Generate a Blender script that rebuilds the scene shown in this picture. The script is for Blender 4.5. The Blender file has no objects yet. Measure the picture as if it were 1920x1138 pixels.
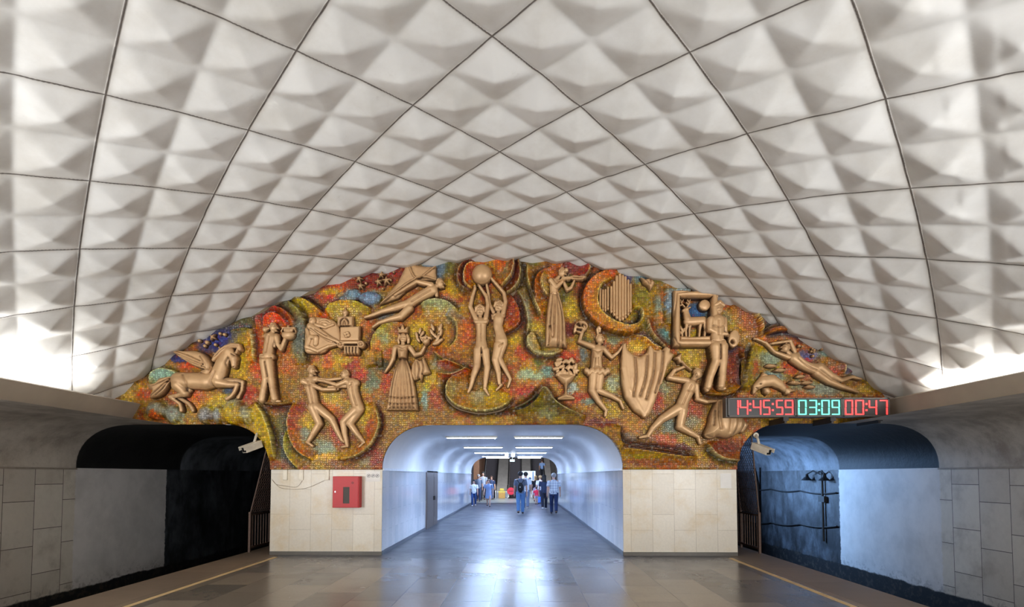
import bpy, bmesh, math, random
import numpy as np
from mathutils import Vector, Matrix
random.seed(7)
scene = bpy.context.scene
COL = scene.collection
PI = math.pi

# ------------------------------------------------------------------ camera model (1920 x 1138 frame)
FPX, CD, CX, CH = 1045.0, 11.55, 0.391, 1.64
PITCH, YAW, PPX, PPY = 0.0447, -0.0162, 960.0, 845.0
_f = np.array([math.sin(YAW)*math.cos(PITCH), math.cos(YAW)*math.cos(PITCH), math.sin(PITCH)])
_r = np.array([math.cos(YAW), -math.sin(YAW), 0.0])
_u = np.cross(_r, _f)
CAM = np.array([CX, -CD, CH])

def proj(P):
    v = np.asarray(P, float) - CAM
    d = v @ _f
    return np.stack([PPX + FPX*(v @ _r)/d, PPY - FPX*(v @ _u)/d], -1)

def _ray(px, py):
    px = np.asarray(px, float)[..., None]; py = np.asarray(py, float)[..., None]
    return _f + (px-PPX)/FPX*_r + (PPY-py)/FPX*_u

def W(px, py, Y=0.0):            # point of the plane y = Y seen at a pixel of the photograph
    d = _ray(px, py); t = (Y + CD)/d[..., 1]
    return CAM + d*t[..., None]

def FLR(px, py, z=0.0):          # point of the floor
    d = _ray(px, py); t = (z - CH)/d[..., 2]
    return CAM + d*t[..., None]

def SID(px, py, X):              # point of a side wall
    d = _ray(px, py); t = (X - CX)/d[..., 0]
    return CAM + d*t[..., None]

cd = bpy.data.cameras.new('camera'); cam = bpy.data.objects.new('camera', cd); COL.objects.link(cam)
cam.matrix_world = Matrix(((_r[0], _u[0], -_f[0], CAM[0]), (_r[1], _u[1], -_f[1], CAM[1]), (_r[2], _u[2], -_f[2], CAM[2]), (0, 0, 0, 1)))
cd.sensor_width = 36.0; cd.lens = FPX/1920*36.0
cd.shift_x = -(PPX-960)/1920; cd.shift_y = (PPY-569)/1920
cd.clip_end = 200
scene.camera = cam

# ------------------------------------------------------------------ materials
def lin(c):
    out = []
    for v in c:
        v = v/255.0
        out.append(v/12.92 if v <= 0.04045 else ((v+0.055)/1.055)**2.4)
    return tuple(out)

def L4(c): return (*lin(c), 1.0)

class NT:
    def __init__(s, name):
        s.m = bpy.data.materials.new(name); s.m.use_nodes = True
        s.t = s.m.node_tree; s.b = s.t.nodes['Principled BSDF']; s.L = s.t.links
    def n(s, typ, **kw):
        nd = s.t.nodes.new(typ)
        for k, v in kw.items():
            if k.startswith('i_'):
                nd.inputs[k[2:].replace('_', ' ')].default_value = v
            else: setattr(nd, k, v)
        return nd
    def link(s, a, b): s.L.new(a, b)
    def math(s, op, a, b=None, c=None, clamp=False):
        nd = s.n('ShaderNodeMath', operation=op, use_clamp=clamp)
        for i, v in enumerate((a, b, c)):
            if v is None: continue
            if isinstance(v, (int, float)): nd.inputs[i].default_value = v
            else: s.link(v, nd.inputs[i])
        return nd.outputs[0]
    def mix(s, fac, a, b, mode='MIX'):
        nd = s.n('ShaderNodeMix', data_type='RGBA', blend_type=mode)
        for i, v in ((0, fac), (6, a), (7, b)):
            if isinstance(v, (int, float)): nd.inputs[i].default_value = v
            elif isinstance(v, tuple): nd.inputs[i].default_value = v
            else: s.link(v, nd.inputs[i])
        return nd.outputs[2]
    def pos(s):
        return s.n('ShaderNodeNewGeometry').outputs['Position']
    def xyz(s):
        sp = s.n('ShaderNodeSeparateXYZ'); s.link(s.pos(), sp.inputs[0]); return sp.outputs
    def comb(s, x, y, z=0.0):
        c = s.n('ShaderNodeCombineXYZ')
        for i, v in enumerate((x, y, z)):
            if isinstance(v, (int, float)): c.inputs[i].default_value = v
            else: s.link(v, c.inputs[i])
        return c.outputs[0]
    def noise(s, vec, scale, detail=4, rough=0.55):
        nd = s.n('ShaderNodeTexNoise', i_Scale=scale, i_Detail=detail, i_Roughness=rough)
        if vec is not None: s.link(vec, nd.inputs['Vector'])
        return nd.outputs['Fac']
    def ramp(s, fac, a, b):
        nd = s.n('ShaderNodeMapRange', interpolation_type='SMOOTHSTEP')
        s.link(fac, nd.inputs[0]); nd.inputs[1].default_value = a; nd.inputs[2].default_value = b
        return nd.outputs[0]
    def bump(s, h, strength=0.3, dist=0.01):
        nd = s.n('ShaderNodeBump', i_Strength=strength, i_Distance=dist)
        s.link(h, nd.inputs['Height']); s.link(nd.outputs[0], s.b.inputs['Normal'])
    def base(s, v, rough=0.5, metal=0.0, spec=None):
        if isinstance(v, tuple): s.b.inputs['Base Color'].default_value = v
        else: s.link(v, s.b.inputs['Base Color'])
        if isinstance(rough, (int, float)): s.b.inputs['Roughness'].default_value = rough
        else: s.link(rough, s.b.inputs['Roughness'])
        s.b.inputs['Metallic'].default_value = metal
        if spec is not None: s.b.inputs['Specular IOR Level'].default_value = spec

MC = {}
def plain(name, c, rough=0.5, metal=0.0, var=0.12, scale=9.0):
    if name in MC: return MC[name]
    t = NT(name)
    nz = t.noise(t.pos(), scale, 3)
    t.base(t.mix(nz, L4(tuple(max(0, v*(1-var)) for v in c)), L4(tuple(min(255, v*(1+var)) for v in c))), rough, metal)
    MC[name] = t.m
    return t.m

def glow(name, c, strength):
    if name in MC: return MC[name]
    t = NT(name); t.base(L4(c), 0.4)
    t.b.inputs['Emission Color'].default_value = L4(c); t.b.inputs['Emission Strength'].default_value = strength
    MC[name] = t.m
    return t.m

def brick_mat(name, ua, va, width, height, c1, c2, mortar, msize=0.004, rough=0.4, grime=None, grime_c=(120, 100, 70), bump=0.25, offset=0.5, spec=None, nscale=1.2, gf=0.5):
    """ua/va: world axes used as brick x and y (0,1,2)."""
    t = NT(name); o = t.xyz()
    v = t.comb(o[ua], o[va])
    br = t.n('ShaderNodeTexBrick', offset=offset, offset_frequency=2, squash=1.0)
    br.inputs['Scale'].default_value = 1.0; br.inputs['Mortar Size'].default_value = msize
    br.inputs['Mortar Smooth'].default_value = 0.1; br.inputs['Bias'].default_value = 0.0
    br.inputs['Brick Width'].default_value = width; br.inputs['Row Height'].default_value = height
    br.inputs['Color1'].default_value = L4(c1); br.inputs['Color2'].default_value = L4(c2); br.inputs['Mortar'].default_value = L4(mortar)
    t.link(v, br.inputs['Vector'])
    c = br.outputs['Color']
    n1 = t.noise(t.pos(), nscale, 6, 0.65)
    c = t.mix(t.math('MULTIPLY', t.ramp(n1, 0.42, 0.75), gf), c, L4(grime_c))
    n2 = t.noise(t.pos(), nscale*14, 4, 0.7)
    c = t.mix(0.35, c, t.mix(n2, (0.5, 0.5, 0.5, 1), (1.25, 1.25, 1.25, 1)), 'MULTIPLY')
    t.base(c, rough, 0.0, spec)
    t.bump(t.math('SUBTRACT', 1.0, br.outputs['Fac']), bump, 0.004)
    return t, c, n1, n2

# ------------------------------------------------------------------ object helpers
def tag(o, label=None, cat=None, group=None, kind=None):
    if label: o['label'] = label
    if cat: o['category'] = cat
    if group: o['group'] = group
    if kind: o['kind'] = kind
    return o

def mesh_obj(name, verts, faces, mats, parent=None, smooth=False, loc=None):
    me = bpy.data.meshes.new(name)
    if isinstance(verts, np.ndarray): verts = verts.tolist()
    me.from_pydata(verts, [], faces if isinstance(faces, list) else faces.tolist()); me.update()
    o = bpy.data.objects.new(name, me); COL.objects.link(o)
    for m in (mats if isinstance(mats, (list, tuple)) else [mats]): me.materials.append(m)
    if smooth: me.polygons.foreach_set('use_smooth', [True]*len(me.polygons))
    if parent is not None: o.parent = parent; o.matrix_parent_inverse = parent.matrix_world.inverted() if False else Matrix.Translation(-parent.location)
    return o

def empty(name, loc, label=None, cat=None, group=None):
    o = bpy.data.objects.new(name, None); COL.objects.link(o); o.location = loc
    o.empty_display_size = 0.1
    return tag(o, label, cat, group)

class MB:
    """collects shapes; every build() makes ONE mesh object. World coordinates."""
    def __init__(s): s.v = []; s.f = []; s.mi = []
    def add(s, vs, fs, mi=0):
        k = len(s.v); s.v += [tuple(map(float, v)) for v in vs]
        s.f += [tuple(i+k for i in f) for f in fs]; s.mi += [mi]*len(fs); return s
    def box(s, a, b, mi=0, bev=0.0, M=None):
        x0, y0, z0 = a; x1, y1, z1 = b
        if bev > 0:
            bm = bmesh.new(); bmesh.ops.create_cube(bm, size=1.0)
            for v in bm.verts: v.co = Vector(((x0+x1)/2+v.co.x*(x1-x0), (y0+y1)/2+v.co.y*(y1-y0), (z0+z1)/2+v.co.z*(z1-z0)))
            bmesh.ops.bevel(bm, geom=list(bm.edges), offset=bev, segments=2, affect='EDGES', profile=0.6)
            bm.verts.index_update(); vs = [v.co.copy() for v in bm.verts]; fs = [[v.index for v in f.verts] for f in bm.faces]; bm.free()
        else:
            vs = [Vector(p) for p in ((x0,y0,z0),(x1,y0,z0),(x1,y1,z0),(x0,y1,z0),(x0,y0,z1),(x1,y0,z1),(x1,y1,z1),(x0,y1,z1))]
            fs = [(0,3,2,1),(4,5,6,7),(0,1,5,4),(1,2,6,5),(2,3,7,6),(3,0,4,7)]
        if M is not None: vs = [M @ v for v in vs]
        return s.add(vs, fs, mi)
    def tube(s, pts, rad, n=8, mi=0, flat=1.0, up=(0, 0, 1), cap=True):
        pts = [Vector(p) for p in pts]
        if isinstance(rad, (int, float)): rad = [rad]*len(pts)
        vs = []; fs = []
        side = None
        for i, p in enumerate(pts):
            d = (pts[min(i+1, len(pts)-1)] - pts[max(i-1, 0)]).normalized()
            U = Vector(up)
            if abs(d.dot(U)) > 0.97: U = Vector((0, 1, 0)) if abs(d.y) < 0.9 else Vector((1, 0, 0))
            a = d.cross(U).normalized()
            if side is not None:
                a2 = (side - d*side.dot(d))
                if a2.length > 1e-4: a = a2.normalized()
            side = a; b = a.cross(d).normalized()
            r = rad[i]; rx, ry = r if isinstance(r, tuple) else (r, r*flat)
            for k in range(n):
                t = 2*PI*k/n; vs.append(p + a*(rx*math.cos(t)) + b*(ry*math.sin(t)))
        for i in range(len(pts)-1):
            for k in range(n):
                fs.append((i*n+k, i*n+(k+1) % n, (i+1)*n+(k+1) % n, (i+1)*n+k))
        if cap: fs += [tuple(range(n-1, -1, -1)), tuple(range((len(pts)-1)*n, len(pts)*n))]
        return s.add(vs, fs, mi)
    def ball(s, c, r, n=10, m=7, mi=0, M=None):
        r = r if isinstance(r, tuple) else (r, r, r)
        vs = []; fs = []
        for j in range(1, m):
            for k in range(n):
                a = PI*j/m; t = 2*PI*k/n
                vs.append(Vector((r[0]*math.sin(a)*math.cos(t), r[1]*math.sin(a)*math.sin(t), r[2]*math.cos(a))))
        vs += [Vector((0, 0, r[2])), Vector((0, 0, -r[2]))]
        for j in range(m-2):
            for k in range(n): fs.append((j*n+k, (j+1)*n+k, (j+1)*n+(k+1) % n, j*n+(k+1) % n))
        T = len(vs)-2
        for k in range(n):
            fs.append((T, k, (k+1) % n)); fs.append((T+1, (m-2)*n+(k+1) % n, (m-2)*n+k))
        if M is not None: vs = [M @ v for v in vs]
        return s.add([v + Vector(c) for v in vs], fs, mi)
    def lathe(s, c, prof, n=20, mi=0, M=None):
        vs = []; fs = []
        for (r, z) in prof:
            for k in range(n): vs.append(Vector((r*math.cos(2*PI*k/n), r*math.sin(2*PI*k/n), z)))
        for i in range(len(prof)-1):
            for k in range(n): fs.append((i*n+k, i*n+(k+1) % n, (i+1)*n+(k+1) % n, (i+1)*n+k))
        fs += [tuple(range(n-1, -1, -1)), tuple(range((len(prof)-1)*n, len(prof)*n))]
        if M is not None: vs = [M @ v for v in vs]
        return s.add([v + Vector(c) for v in vs], fs, mi)
    def quad(s, a, b, c, d, mi=0): return s.add([a, b, c, d], [(0, 1, 2, 3)], mi)
    def build(s, name, mats, parent=None, smooth=False):
        o = mesh_obj(name, s.v, s.f, mats, parent)
        o.data.polygons.foreach_set('material_index', s.mi)
        if smooth:
            o.data.polygons.foreach_set('use_smooth', [True]*len(s.f))
            try: o.data.set_sharp_from_angle(angle=math.radians(38))
            except Exception: pass
        return o

def extrude_profile(name, prof, ys, mats, smooth=True, mi=None):
    """prof: list of (X,Z); ys: list of y stations."""
    n = len(prof); vs = []; fs = []; mis = []
    for y in ys: vs += [(x, y, z) for x, z in prof]
    for j in range(len(ys)-1):
        for i in range(n-1):
            fs.append((j*n+i, j*n+i+1, (j+1)*n+i+1, (j+1)*n+i)); mis.append(mi(i, j) if mi else 0)
    o = mesh_obj(name, vs, fs, mats)
    o.data.polygons.foreach_set('material_index', mis)
    if smooth:
        o.data.polygons.foreach_set('use_smooth', [True]*len(fs))
        o.data.set_sharp_from_angle(angle=math.radians(30))
    return o

def flip(o):
    o.data.flip_normals(); return o

# ------------------------------------------------------------------ architectural profile functions
PIERX, TUNX, PIERZ, TOPZ = 4.82, 2.488, 1.766, 2.69
SWX = 8.95                                    # track side wall
VR, VZT, VA, VB, VV0, VXO, VU0, VQ4 = 12.74, 6.173, 1.019, 1.0265, 6.0026, -0.1315, 0.0178, -0.061

def ell(d, w, h):                              # rise of a rounded corner of width w, height h at distance d from its wall
    t = 1 - np.clip(d/w, 0, 1)
    return h*np.sqrt(np.clip(1-t**2.3, 0, 1))

def open_z(X):
    """underside of the mosaic (top of the openings / piers) at the end wall."""
    a = np.abs(X)
    z = np.full_like(a, PIERZ)
    h = TOPZ-PIERZ
    z = np.where(a < TUNX, PIERZ+ell(TUNX-a, 1.05, h), z)
    z = np.where(a > PIERX, PIERZ+ell(a-PIERX, 1.0, h+0.02), z)
    return z

def vault_pt(th, y):
    x = VR*np.sin(th)
    z = VZT-VR+VR*np.cos(th)+VQ4*(x/8)**4
    return x+VXO, z

# ------------------------------------------------------------------ vault
def np_noise(shape_pts, scale, seed, octaves=3):
    X, Y = shape_pts
    out = 0; amp = 1; tot = 0
    for o in range(octaves):
        rng = np.random.RandomState(seed+o); g = rng.rand(257, 257)
        x = X/scale*(2**o)+37.3; y = Y/scale*(2**o)+11.7
        xi = np.floor(x).astype(int); yi = np.floor(y).astype(int)
        fx = x-xi; fy = y-yi; fx = fx*fx*(3-2*fx); fy = fy*fy*(3-2*fy)
        xi %= 256; yi %= 256
        v = (g[xi, yi]*(1-fx)+g[xi+1, yi]*fx)*(1-fy)+(g[xi, yi+1]*(1-fx)+g[xi+1, yi+1]*fx)*fy
        out = out+amp*v; tot += amp; amp *= .5
    return out/tot

def build_vault():
    th0, th1 = -math.asin((8.02+0.13)/VR)*1.0, math.asin((8.32+.13)/VR)
    ths = np.linspace(th0, th1, 600)
    ys = np.concatenate([np.linspace(0.06, -8.6, 300), np.linspace(-8.7, -24, 110)])
    TH, YY = np.meshgrid(ths, ys)
    i = (TH-VU0)*VR/VA; j = (YY+VV0)/VB
    p = (i+j)/2; q = (j-i)/2
    s = (np.mod(2*p, 1)*2-1); t = (np.mod(2*q, 1)*2-1)
    m = (np.abs(s)**7+np.abs(t)**7)**(1/7.0)
    H = np.clip(1-m, 0, 1)**0.93*0.112
    # each panel is hand-cast: small irregularities
    H = H*(0.72+0.56*np_noise((p*2, q*2), 0.8, 5, 2)) + 0.022*(np_noise((p*2, q*2), 0.45, 9, 2)-.5)
    pf = np.mod(p, 1); qf = np.mod(q, 1)
    e = np.minimum(np.minimum(pf, 1-pf), np.minimum(qf, 1-qf))
    H = H-0.010*np.exp(-(e/0.035)**2)*0
    x, z = vault_pt(TH, YY)
    P = np.stack([x-H*np.sin(TH), YY, z-H*np.cos(TH)], -1).reshape(-1, 3)
    nr, nc = TH.shape
    idx = np.arange(nr*nc).reshape(nr, nc)
    F = np.stack([idx[:-1, :-1], idx[1:, :-1], idx[1:, 1:], idx[:-1, 1:]], -1).reshape(-1, 4)
    t_ = NT('cast_vault_panels')
    uv = t_.n('ShaderNodeUVMap', uv_map='panel'); sp = t_.n('ShaderNodeSeparateXYZ'); t_.link(uv.outputs[0], sp.inputs[0])
    def edge(o):
        fr = t_.math('FRACT', o); return t_.math('MINIMUM', fr, t_.math('SUBTRACT', 1.0, fr))
    ed = t_.math('MINIMUM', edge(sp.outputs[0]), edge(sp.outputs[1]))
    nz = t_.noise(t_.pos(), 9, 4)
    ed2 = t_.math('ADD', ed, t_.math('MULTIPLY', t_.math('SUBTRACT', nz, 0.5), 0.008))
    seam = t_.math('SUBTRACT', 1.0, t_.ramp(ed2, 0.0035, 0.0085))
    soil = t_.math('SUBTRACT', 1.0, t_.ramp(ed2, 0.0, 0.05))
    c = t_.mix(t_.ramp(t_.noise(t_.pos(), 1.3, 6, 0.6), 0.35, 0.75), L4((226, 224, 219)), L4((208, 204, 196)))
    c = t_.mix(t_.math('MULTIPLY', t_.ramp(t_.noise(t_.pos(), 5.5, 6, 0.7), 0.6, 0.85), 0.35), c, L4((170, 160, 145)))
    c = t_.mix(t_.math('MULTIPLY', soil, 0.25), c, L4((150, 135, 115)))
    c = t_.mix(t_.math('MULTIPLY', seam, 0.85), c, L4((70, 58, 50)))
    t_.base(c, 0.5, 0, 0.35)
    hb = t_.math('ADD', t_.math('MULTIPLY', t_.ramp(ed, 0.0, 0.012), 1.0), t_.math('MULTIPLY', t_.noise(t_.pos(), 22, 3), 0.12))
    t_.bump(hb, 0.5, 0.012)
    me = bpy.data.meshes.new('ceiling'); me.vertices.add(len(P)); me.vertices.foreach_set('co', P.ravel())
    me.loops.add(F.size); me.loops.foreach_set('vertex_index', F.ravel())
    me.polygons.add(len(F)); me.polygons.foreach_set('loop_start', np.arange(0, F.size, 4))
    me.polygons.foreach_set('use_smooth', np.ones(len(F), bool))
    ul = me.uv_layers.new(name='panel')
    PQ = np.stack([p, q], -1).reshape(-1, 2)[F.ravel()]
    ul.data.foreach_set('uv', PQ.ravel().astype(np.float32))
    me.update(); me.validate()
    me.materials.append(t_.m)
    o = bpy.data.objects.new('ceiling', me); COL.objects.link(o)
    tag(o, 'white vaulted ceiling of diamond panels cast with shallow pyramids', 'ceiling', kind='structure')
build_vault()

# ------------------------------------------------------------------ floor, platform, tracks
ft, fc, fn1, fn2 = brick_mat('granite_floor', 1, 0, 1.05, 0.62, (150, 136, 118), (108, 100, 90), (60, 55, 50), 0.003, 0.2, bump=0.0, grime_c=(124, 112, 98), nscale=1.7, spec=0.25)
rr = ft.n('ShaderNodeMapRange'); ft.link(fn1, rr.inputs[0]); rr.inputs[1].default_value = .3; rr.inputs[2].default_value = .75; rr.inputs[3].default_value = .30; rr.inputs[4].default_value = .46

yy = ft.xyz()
blue = ft.mix(fn1, L4((64, 74, 94)), L4((52, 62, 82)))  # bluish passage light, painted into the floor colour
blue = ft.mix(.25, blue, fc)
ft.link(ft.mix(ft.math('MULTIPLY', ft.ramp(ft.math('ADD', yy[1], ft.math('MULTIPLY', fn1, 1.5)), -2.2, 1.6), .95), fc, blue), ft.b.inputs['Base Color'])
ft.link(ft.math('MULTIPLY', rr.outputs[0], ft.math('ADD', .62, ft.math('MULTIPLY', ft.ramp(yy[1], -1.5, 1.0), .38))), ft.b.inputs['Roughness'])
et, ec, en1, en2 = brick_mat('worn_platform_edge', 1, 0, 1.4, 0.95, (142, 122, 102), (122, 106, 90), (80, 70, 60), 0.004, 0.5, bump=0.2, grime_c=(108, 94, 80), nscale=2.5)
EDGE = 5.5
mb = MB()
Y0, Y1 = -24.0, 34.0
mb.quad((-4.62, Y0, 0), (4.62, Y0, 0), (4.62, 22, 0), (-4.62, 22, 0))
for s in (-1, 1):
    a, b = (s*4.62, s*EDGE) if s > 0 else (s*EDGE, s*4.62)
    mb.quad((a, Y0, 0), (b, Y0, 0), (b, 22, 0), (a, 22, 0), 1)
    mb.box((min(s*EDGE, s*(EDGE-.05)), Y0, -0.18), (max(s*EDGE, s*(EDGE-.05)), 22, -0.001), 1)
    mb.box((min(s*(EDGE-.12), s*(EDGE-.3)), Y0, -1.25), (max(s*(EDGE-.12), s*(EDGE-.3)), 22, -0.16), 2)
dark_conc = plain('sooty_concrete', (34, 32, 32), 0.9, 0, 0.35, 3)
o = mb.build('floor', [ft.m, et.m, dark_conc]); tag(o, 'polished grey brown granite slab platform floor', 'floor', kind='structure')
mb = MB()
for s in (-1, 1):
    mb.quad((s*5.2, Y0, -1.25), (s*9.2, Y0, -1.25), (s*9.2, 40, -1.25), (s*5.2, 40, -1.25))
o = mb.build('floor_track_bed', [dark_conc]); tag(o, 'dark sunken track bed beside the platform', 'track bed', kind='structure')
hall = plain('pale_hall_stone', (150, 155, 158), 0.3, 0, 0.08, 2)
o = MB().quad((-5, 22, 0), (5, 22, 0), (5, 31, 0), (-5, 31, 0)).build('floor_escalator_hall', [hall]); tag(o, 'pale stone floor at the foot of the escalators', 'floor', kind='structure')
yl = plain('worn_yellow_paint', (205, 175, 125), 0.55, 0, 0.14, 6)
for s in (-1, 1):
    xx = 4.55
    o = MB().box((s*xx-.042, -20, 0.0005), (s*xx+.042, -0.32, 0.004)).build('platform_warning_line', [yl])
    tag(o, 'worn yellow line along the %s platform edge' % ('track edge, red cabinet side of the' if s < 0 else 'clock side of the'), 'platform line')

# ------------------------------------------------------------------ side walls, coves and tunnels
def side_shader():
    t = NT('track_wall'); o = t.xyz()
    v = t.comb(t.math('ADD', o[2], 0.25), t.math('ADD', o[1], 0.31))
    br = t.n('ShaderNodeTexBrick', offset=0.37, offset_frequency=2)
    for k, val in (('Scale', 1.0), ('Mortar Size', 0.006), ('Bias', 0.0), ('Brick Width', 0.86), ('Row Height', 0.66), ('Mortar Smooth', 0.1)): br.inputs[k].default_value = val
    br.inputs['Color1'].default_value = L4((222, 214, 200)); br.inputs['Color2'].default_value = L4((200, 191, 177)); br.inputs['Mortar'].default_value = L4((74, 64, 56))
    t.link(v, br.inputs['Vector'])
    n1 = t.noise(t.pos(), 1.4, 6, .65); n2 = t.noise(t.pos(), 9, 5, .7)
    c = t.mix(t.math('MULTIPLY', t.ramp(n1, .45, .75), .5), br.outputs['Color'], L4((130, 115, 96)))
    c = t.mix(.3, c, t.mix(n2, (.5, .5, .5, 1), (1.2, 1.2, 1.2, 1)), 'MULTIPLY')
    # grey repainted patch just inside the portal
    ye = t.math('ADD', o[1], t.math('MULTIPLY', t.math('SUBTRACT', n2, .5), .14))
    grey = t.mix(t.ramp(n1, .3, .75), L4((226, 221, 217)), L4((200, 196, 192)))
    c = t.mix(t.ramp(ye, -0.02, 0.02), c, grey)
    ln = t.math('MULTIPLY', t.ramp(t.noise(t.comb(t.math('MULTIPLY', o[1], .8), t.math('MULTIPLY', o[2], 2.2)), 2.3, 6, .7), .45, .7), .9)
    sooty = t.mix(t.ramp(n1, .35, .7), L4((44, 45, 48)), L4((88, 92, 98)))
    sooty = t.mix(t.ramp(t.noise(t.comb(t.math('MULTIPLY', o[1], 1.2), t.math('MULTIPLY', o[2], .5)), 1.5, 6, .72), .42, .66), sooty, L4((20, 20, 22)))
    xs = t.math('SUBTRACT', t.math('MULTIPLY', t.math('ABSOLUTE', o[1]), 1.0), 0.0)
    pe = t.math('ADD', 3.0, t.math('MULTIPLY', t.ramp(o[0], -1, 1), 0.62))
    c = t.mix(t.ramp(t.math('SUBTRACT', ye, pe), -.015, .015), c, sooty)
    # dirty dado near the rails
    zz = t.math('ADD', o[2], t.math('MULTIPLY', t.math('SUBTRACT', n1, .5), .18))
    c = t.mix(t.math('SUBTRACT', 1.0, t.ramp(zz, -.74, -.70)), c, L4((26, 25, 26)))
    c = t.mix(t.math('MULTIPLY', t.math('SUBTRACT', 1.0, t.ramp(t.math('ADD', o[2], t.math('MULTIPLY', n2, .7)), -.45, .1)), t.math('MULTIPLY', t.ramp(n2, .5, .62), .55)), c, L4((80, 70, 60)))
    t.base(c, .55)
    t.bump(t.math('ADD', t.math('SUBTRACT', 1.0, br.outputs['Fac']), t.math('MULTIPLY', n2, .4)), .25, .006)
    return t.m
track_wall = side_shader()

def cove_shader():
    t = NT('cove_plaster'); o = t.xyz()
    n1 = t.noise(t.comb(t.math('MULTIPLY', o[1], 1.1), t.math('MULTIPLY', o[0], 1.2), t.math('MULTIPLY', o[2], .9)), 1.5, 6, .65); n2 = t.noise(t.pos(), 7, 5, .7)
    c = t.mix(t.ramp(n1, .32, .72), L4((196, 187, 173)), L4((146, 134, 120)))
    c = t.mix(t.math('MULTIPLY', t.ramp(n2, .55, .8), .4), c, L4((84, 74, 66)))
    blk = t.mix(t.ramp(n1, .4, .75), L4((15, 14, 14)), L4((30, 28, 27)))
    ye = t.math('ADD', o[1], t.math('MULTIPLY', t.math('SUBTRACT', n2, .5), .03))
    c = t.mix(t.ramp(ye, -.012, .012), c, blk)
    rock = t.mix(t.ramp(n1, .3, .75), L4((120, 125, 132)), L4((40, 42, 46)))
    c = t.mix(t.ramp(ye, 3.55, 3.62), c, rock)
    t.base(c, .6); t.bump(t.math('ADD', n2, t.math('MULTIPLY', n1, 1.0)), .35, .03)
    return t.m
cove = cove_shader()

def arc(xc, zc, w, h, a0, a1, n):
    pts = []
    for k in range(n+1):
        a = a0+(a1-a0)*k/n
        ca, sa = math.cos(a), math.sin(a)
        pts.append((xc+w*math.copysign(abs(ca)**(2/2.3), ca), zc+h*math.copysign(abs(sa)**(2/2.3), sa)))
    return pts

NOSES = {-1: W(267, 757), 1: W(1640, 753)}; BOTS = {-1: W(246, 793), 1: W(1650, 791)}
stations_out = list(np.linspace(-24, 0, 25)); stations_in = list(np.linspace(0, 30, 40))
for s, nm in ((-1, 'left'), (1, 'right')):
    # side wall
    o = extrude_profile('wall_'+nm, [(s*SWX, -1.3), (s*SWX, 1.80)], stations_out+stations_in[1:], [track_wall])
    if s > 0: flip(o)
    tag(o, 'track side wall of grey marble slabs with a repainted patch, %s' % ('by the blue lit tunnel' if s > 0 else 'by the black tunnel'), 'wall', kind='structure')
    # cove above it, with the flat soffit under the beam
    cw = 1.2
    prof = [(s*SWX, 1.80)] + [(s*x, z) for x, z in arc(SWX-cw, 1.80, cw, TOPZ+.02-1.80, 0, PI/2, 14)] + [(s*6.9, TOPZ+.02)]
    o = extrude_profile('ceiling_cove_'+nm, prof, stations_out, [cove])
    if s > 0: flip(o)
    tag(o, 'dingy curved plaster cove over the track, %s' % ('above the blue lit tunnel wall' if s > 0 else 'above the unlit tunnel wall'), 'ceiling cove', kind='structure')
    inner = [(s*x, z) for x, z in arc(PIERX+1.0, 1.766, -1.0, TOPZ+.02-1.766, PI/2, 0, 12)]
    prof = prof[:-1]+inner+[(s*PIERX, -1.3)]
    o = extrude_profile('ceiling_track_tunnel_'+nm, prof, stations_in, [cove])
    if s > 0: flip(o)
    tag(o, 'rounded soot black lining of the track tunnel, %s' % ('blue lit' if s > 0 else 'unlit'), 'tunnel lining', kind='structure')
    # beam
    NX, NZ, BOT = abs(NOSES[s][0]), NOSES[s][2], BOTS[s]
    pr = [(s*8.6, 3.6), (s*8.45, 3.1), (s*8.35, NZ-.1), (s*(NX+.06), NZ-.1), (s*(NX+.02), NZ), (s*NX, NZ-.02), (s*abs(BOT[0]), BOT[2]), (s*(abs(BOT[0])+.5), BOT[2]+.01)]
    bt = plain('beam_plaster', (164, 154, 141), .6, 0, .12, 1.3)
    o = extrude_profile('trim_%d' % (1 if s < 0 else 2), pr, list(np.linspace(-24, 0.0, 9)), [bt], smooth=False)
    if s < 0: flip(o)
    tag(o, 'sloping grey beam at the foot of the vault, %s' % ('on the clock side' if s > 0 else 'on the winged horse side'), 'beam', kind='structure')
    # small moulding where tiles meet the cove
    mo = plain('moulding_stone', (150, 140, 126), .6)
    o = MB().box((min(s*SWX, s*(SWX-.035)), -24, 1.765), (max(s*SWX, s*(SWX-.035)), 0, 1.80)).build('trim_%d' % (3 if s < 0 else 4), [mo])
    tag(o, 'thin stone moulding between wall slabs and cove, %s' % ('clock side' if s > 0 else 'winged horse side'), 'moulding', kind='structure')
    # end of the dark tunnel
o = MB().quad((-10, 29.5, -1.3), (-PIERX, 29.5, -1.3), (-PIERX, 29.5, 3), (-10, 29.5, 3)).quad((PIERX, 29.5, -1.3), (10, 29.5, -1.3), (10, 29.5, 3), (PIERX, 29.5, 3)).build('wall_tunnel_end', [dark_conc]); tag(o, 'black far end of the track tunnels', 'wall', kind='structure')

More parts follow.
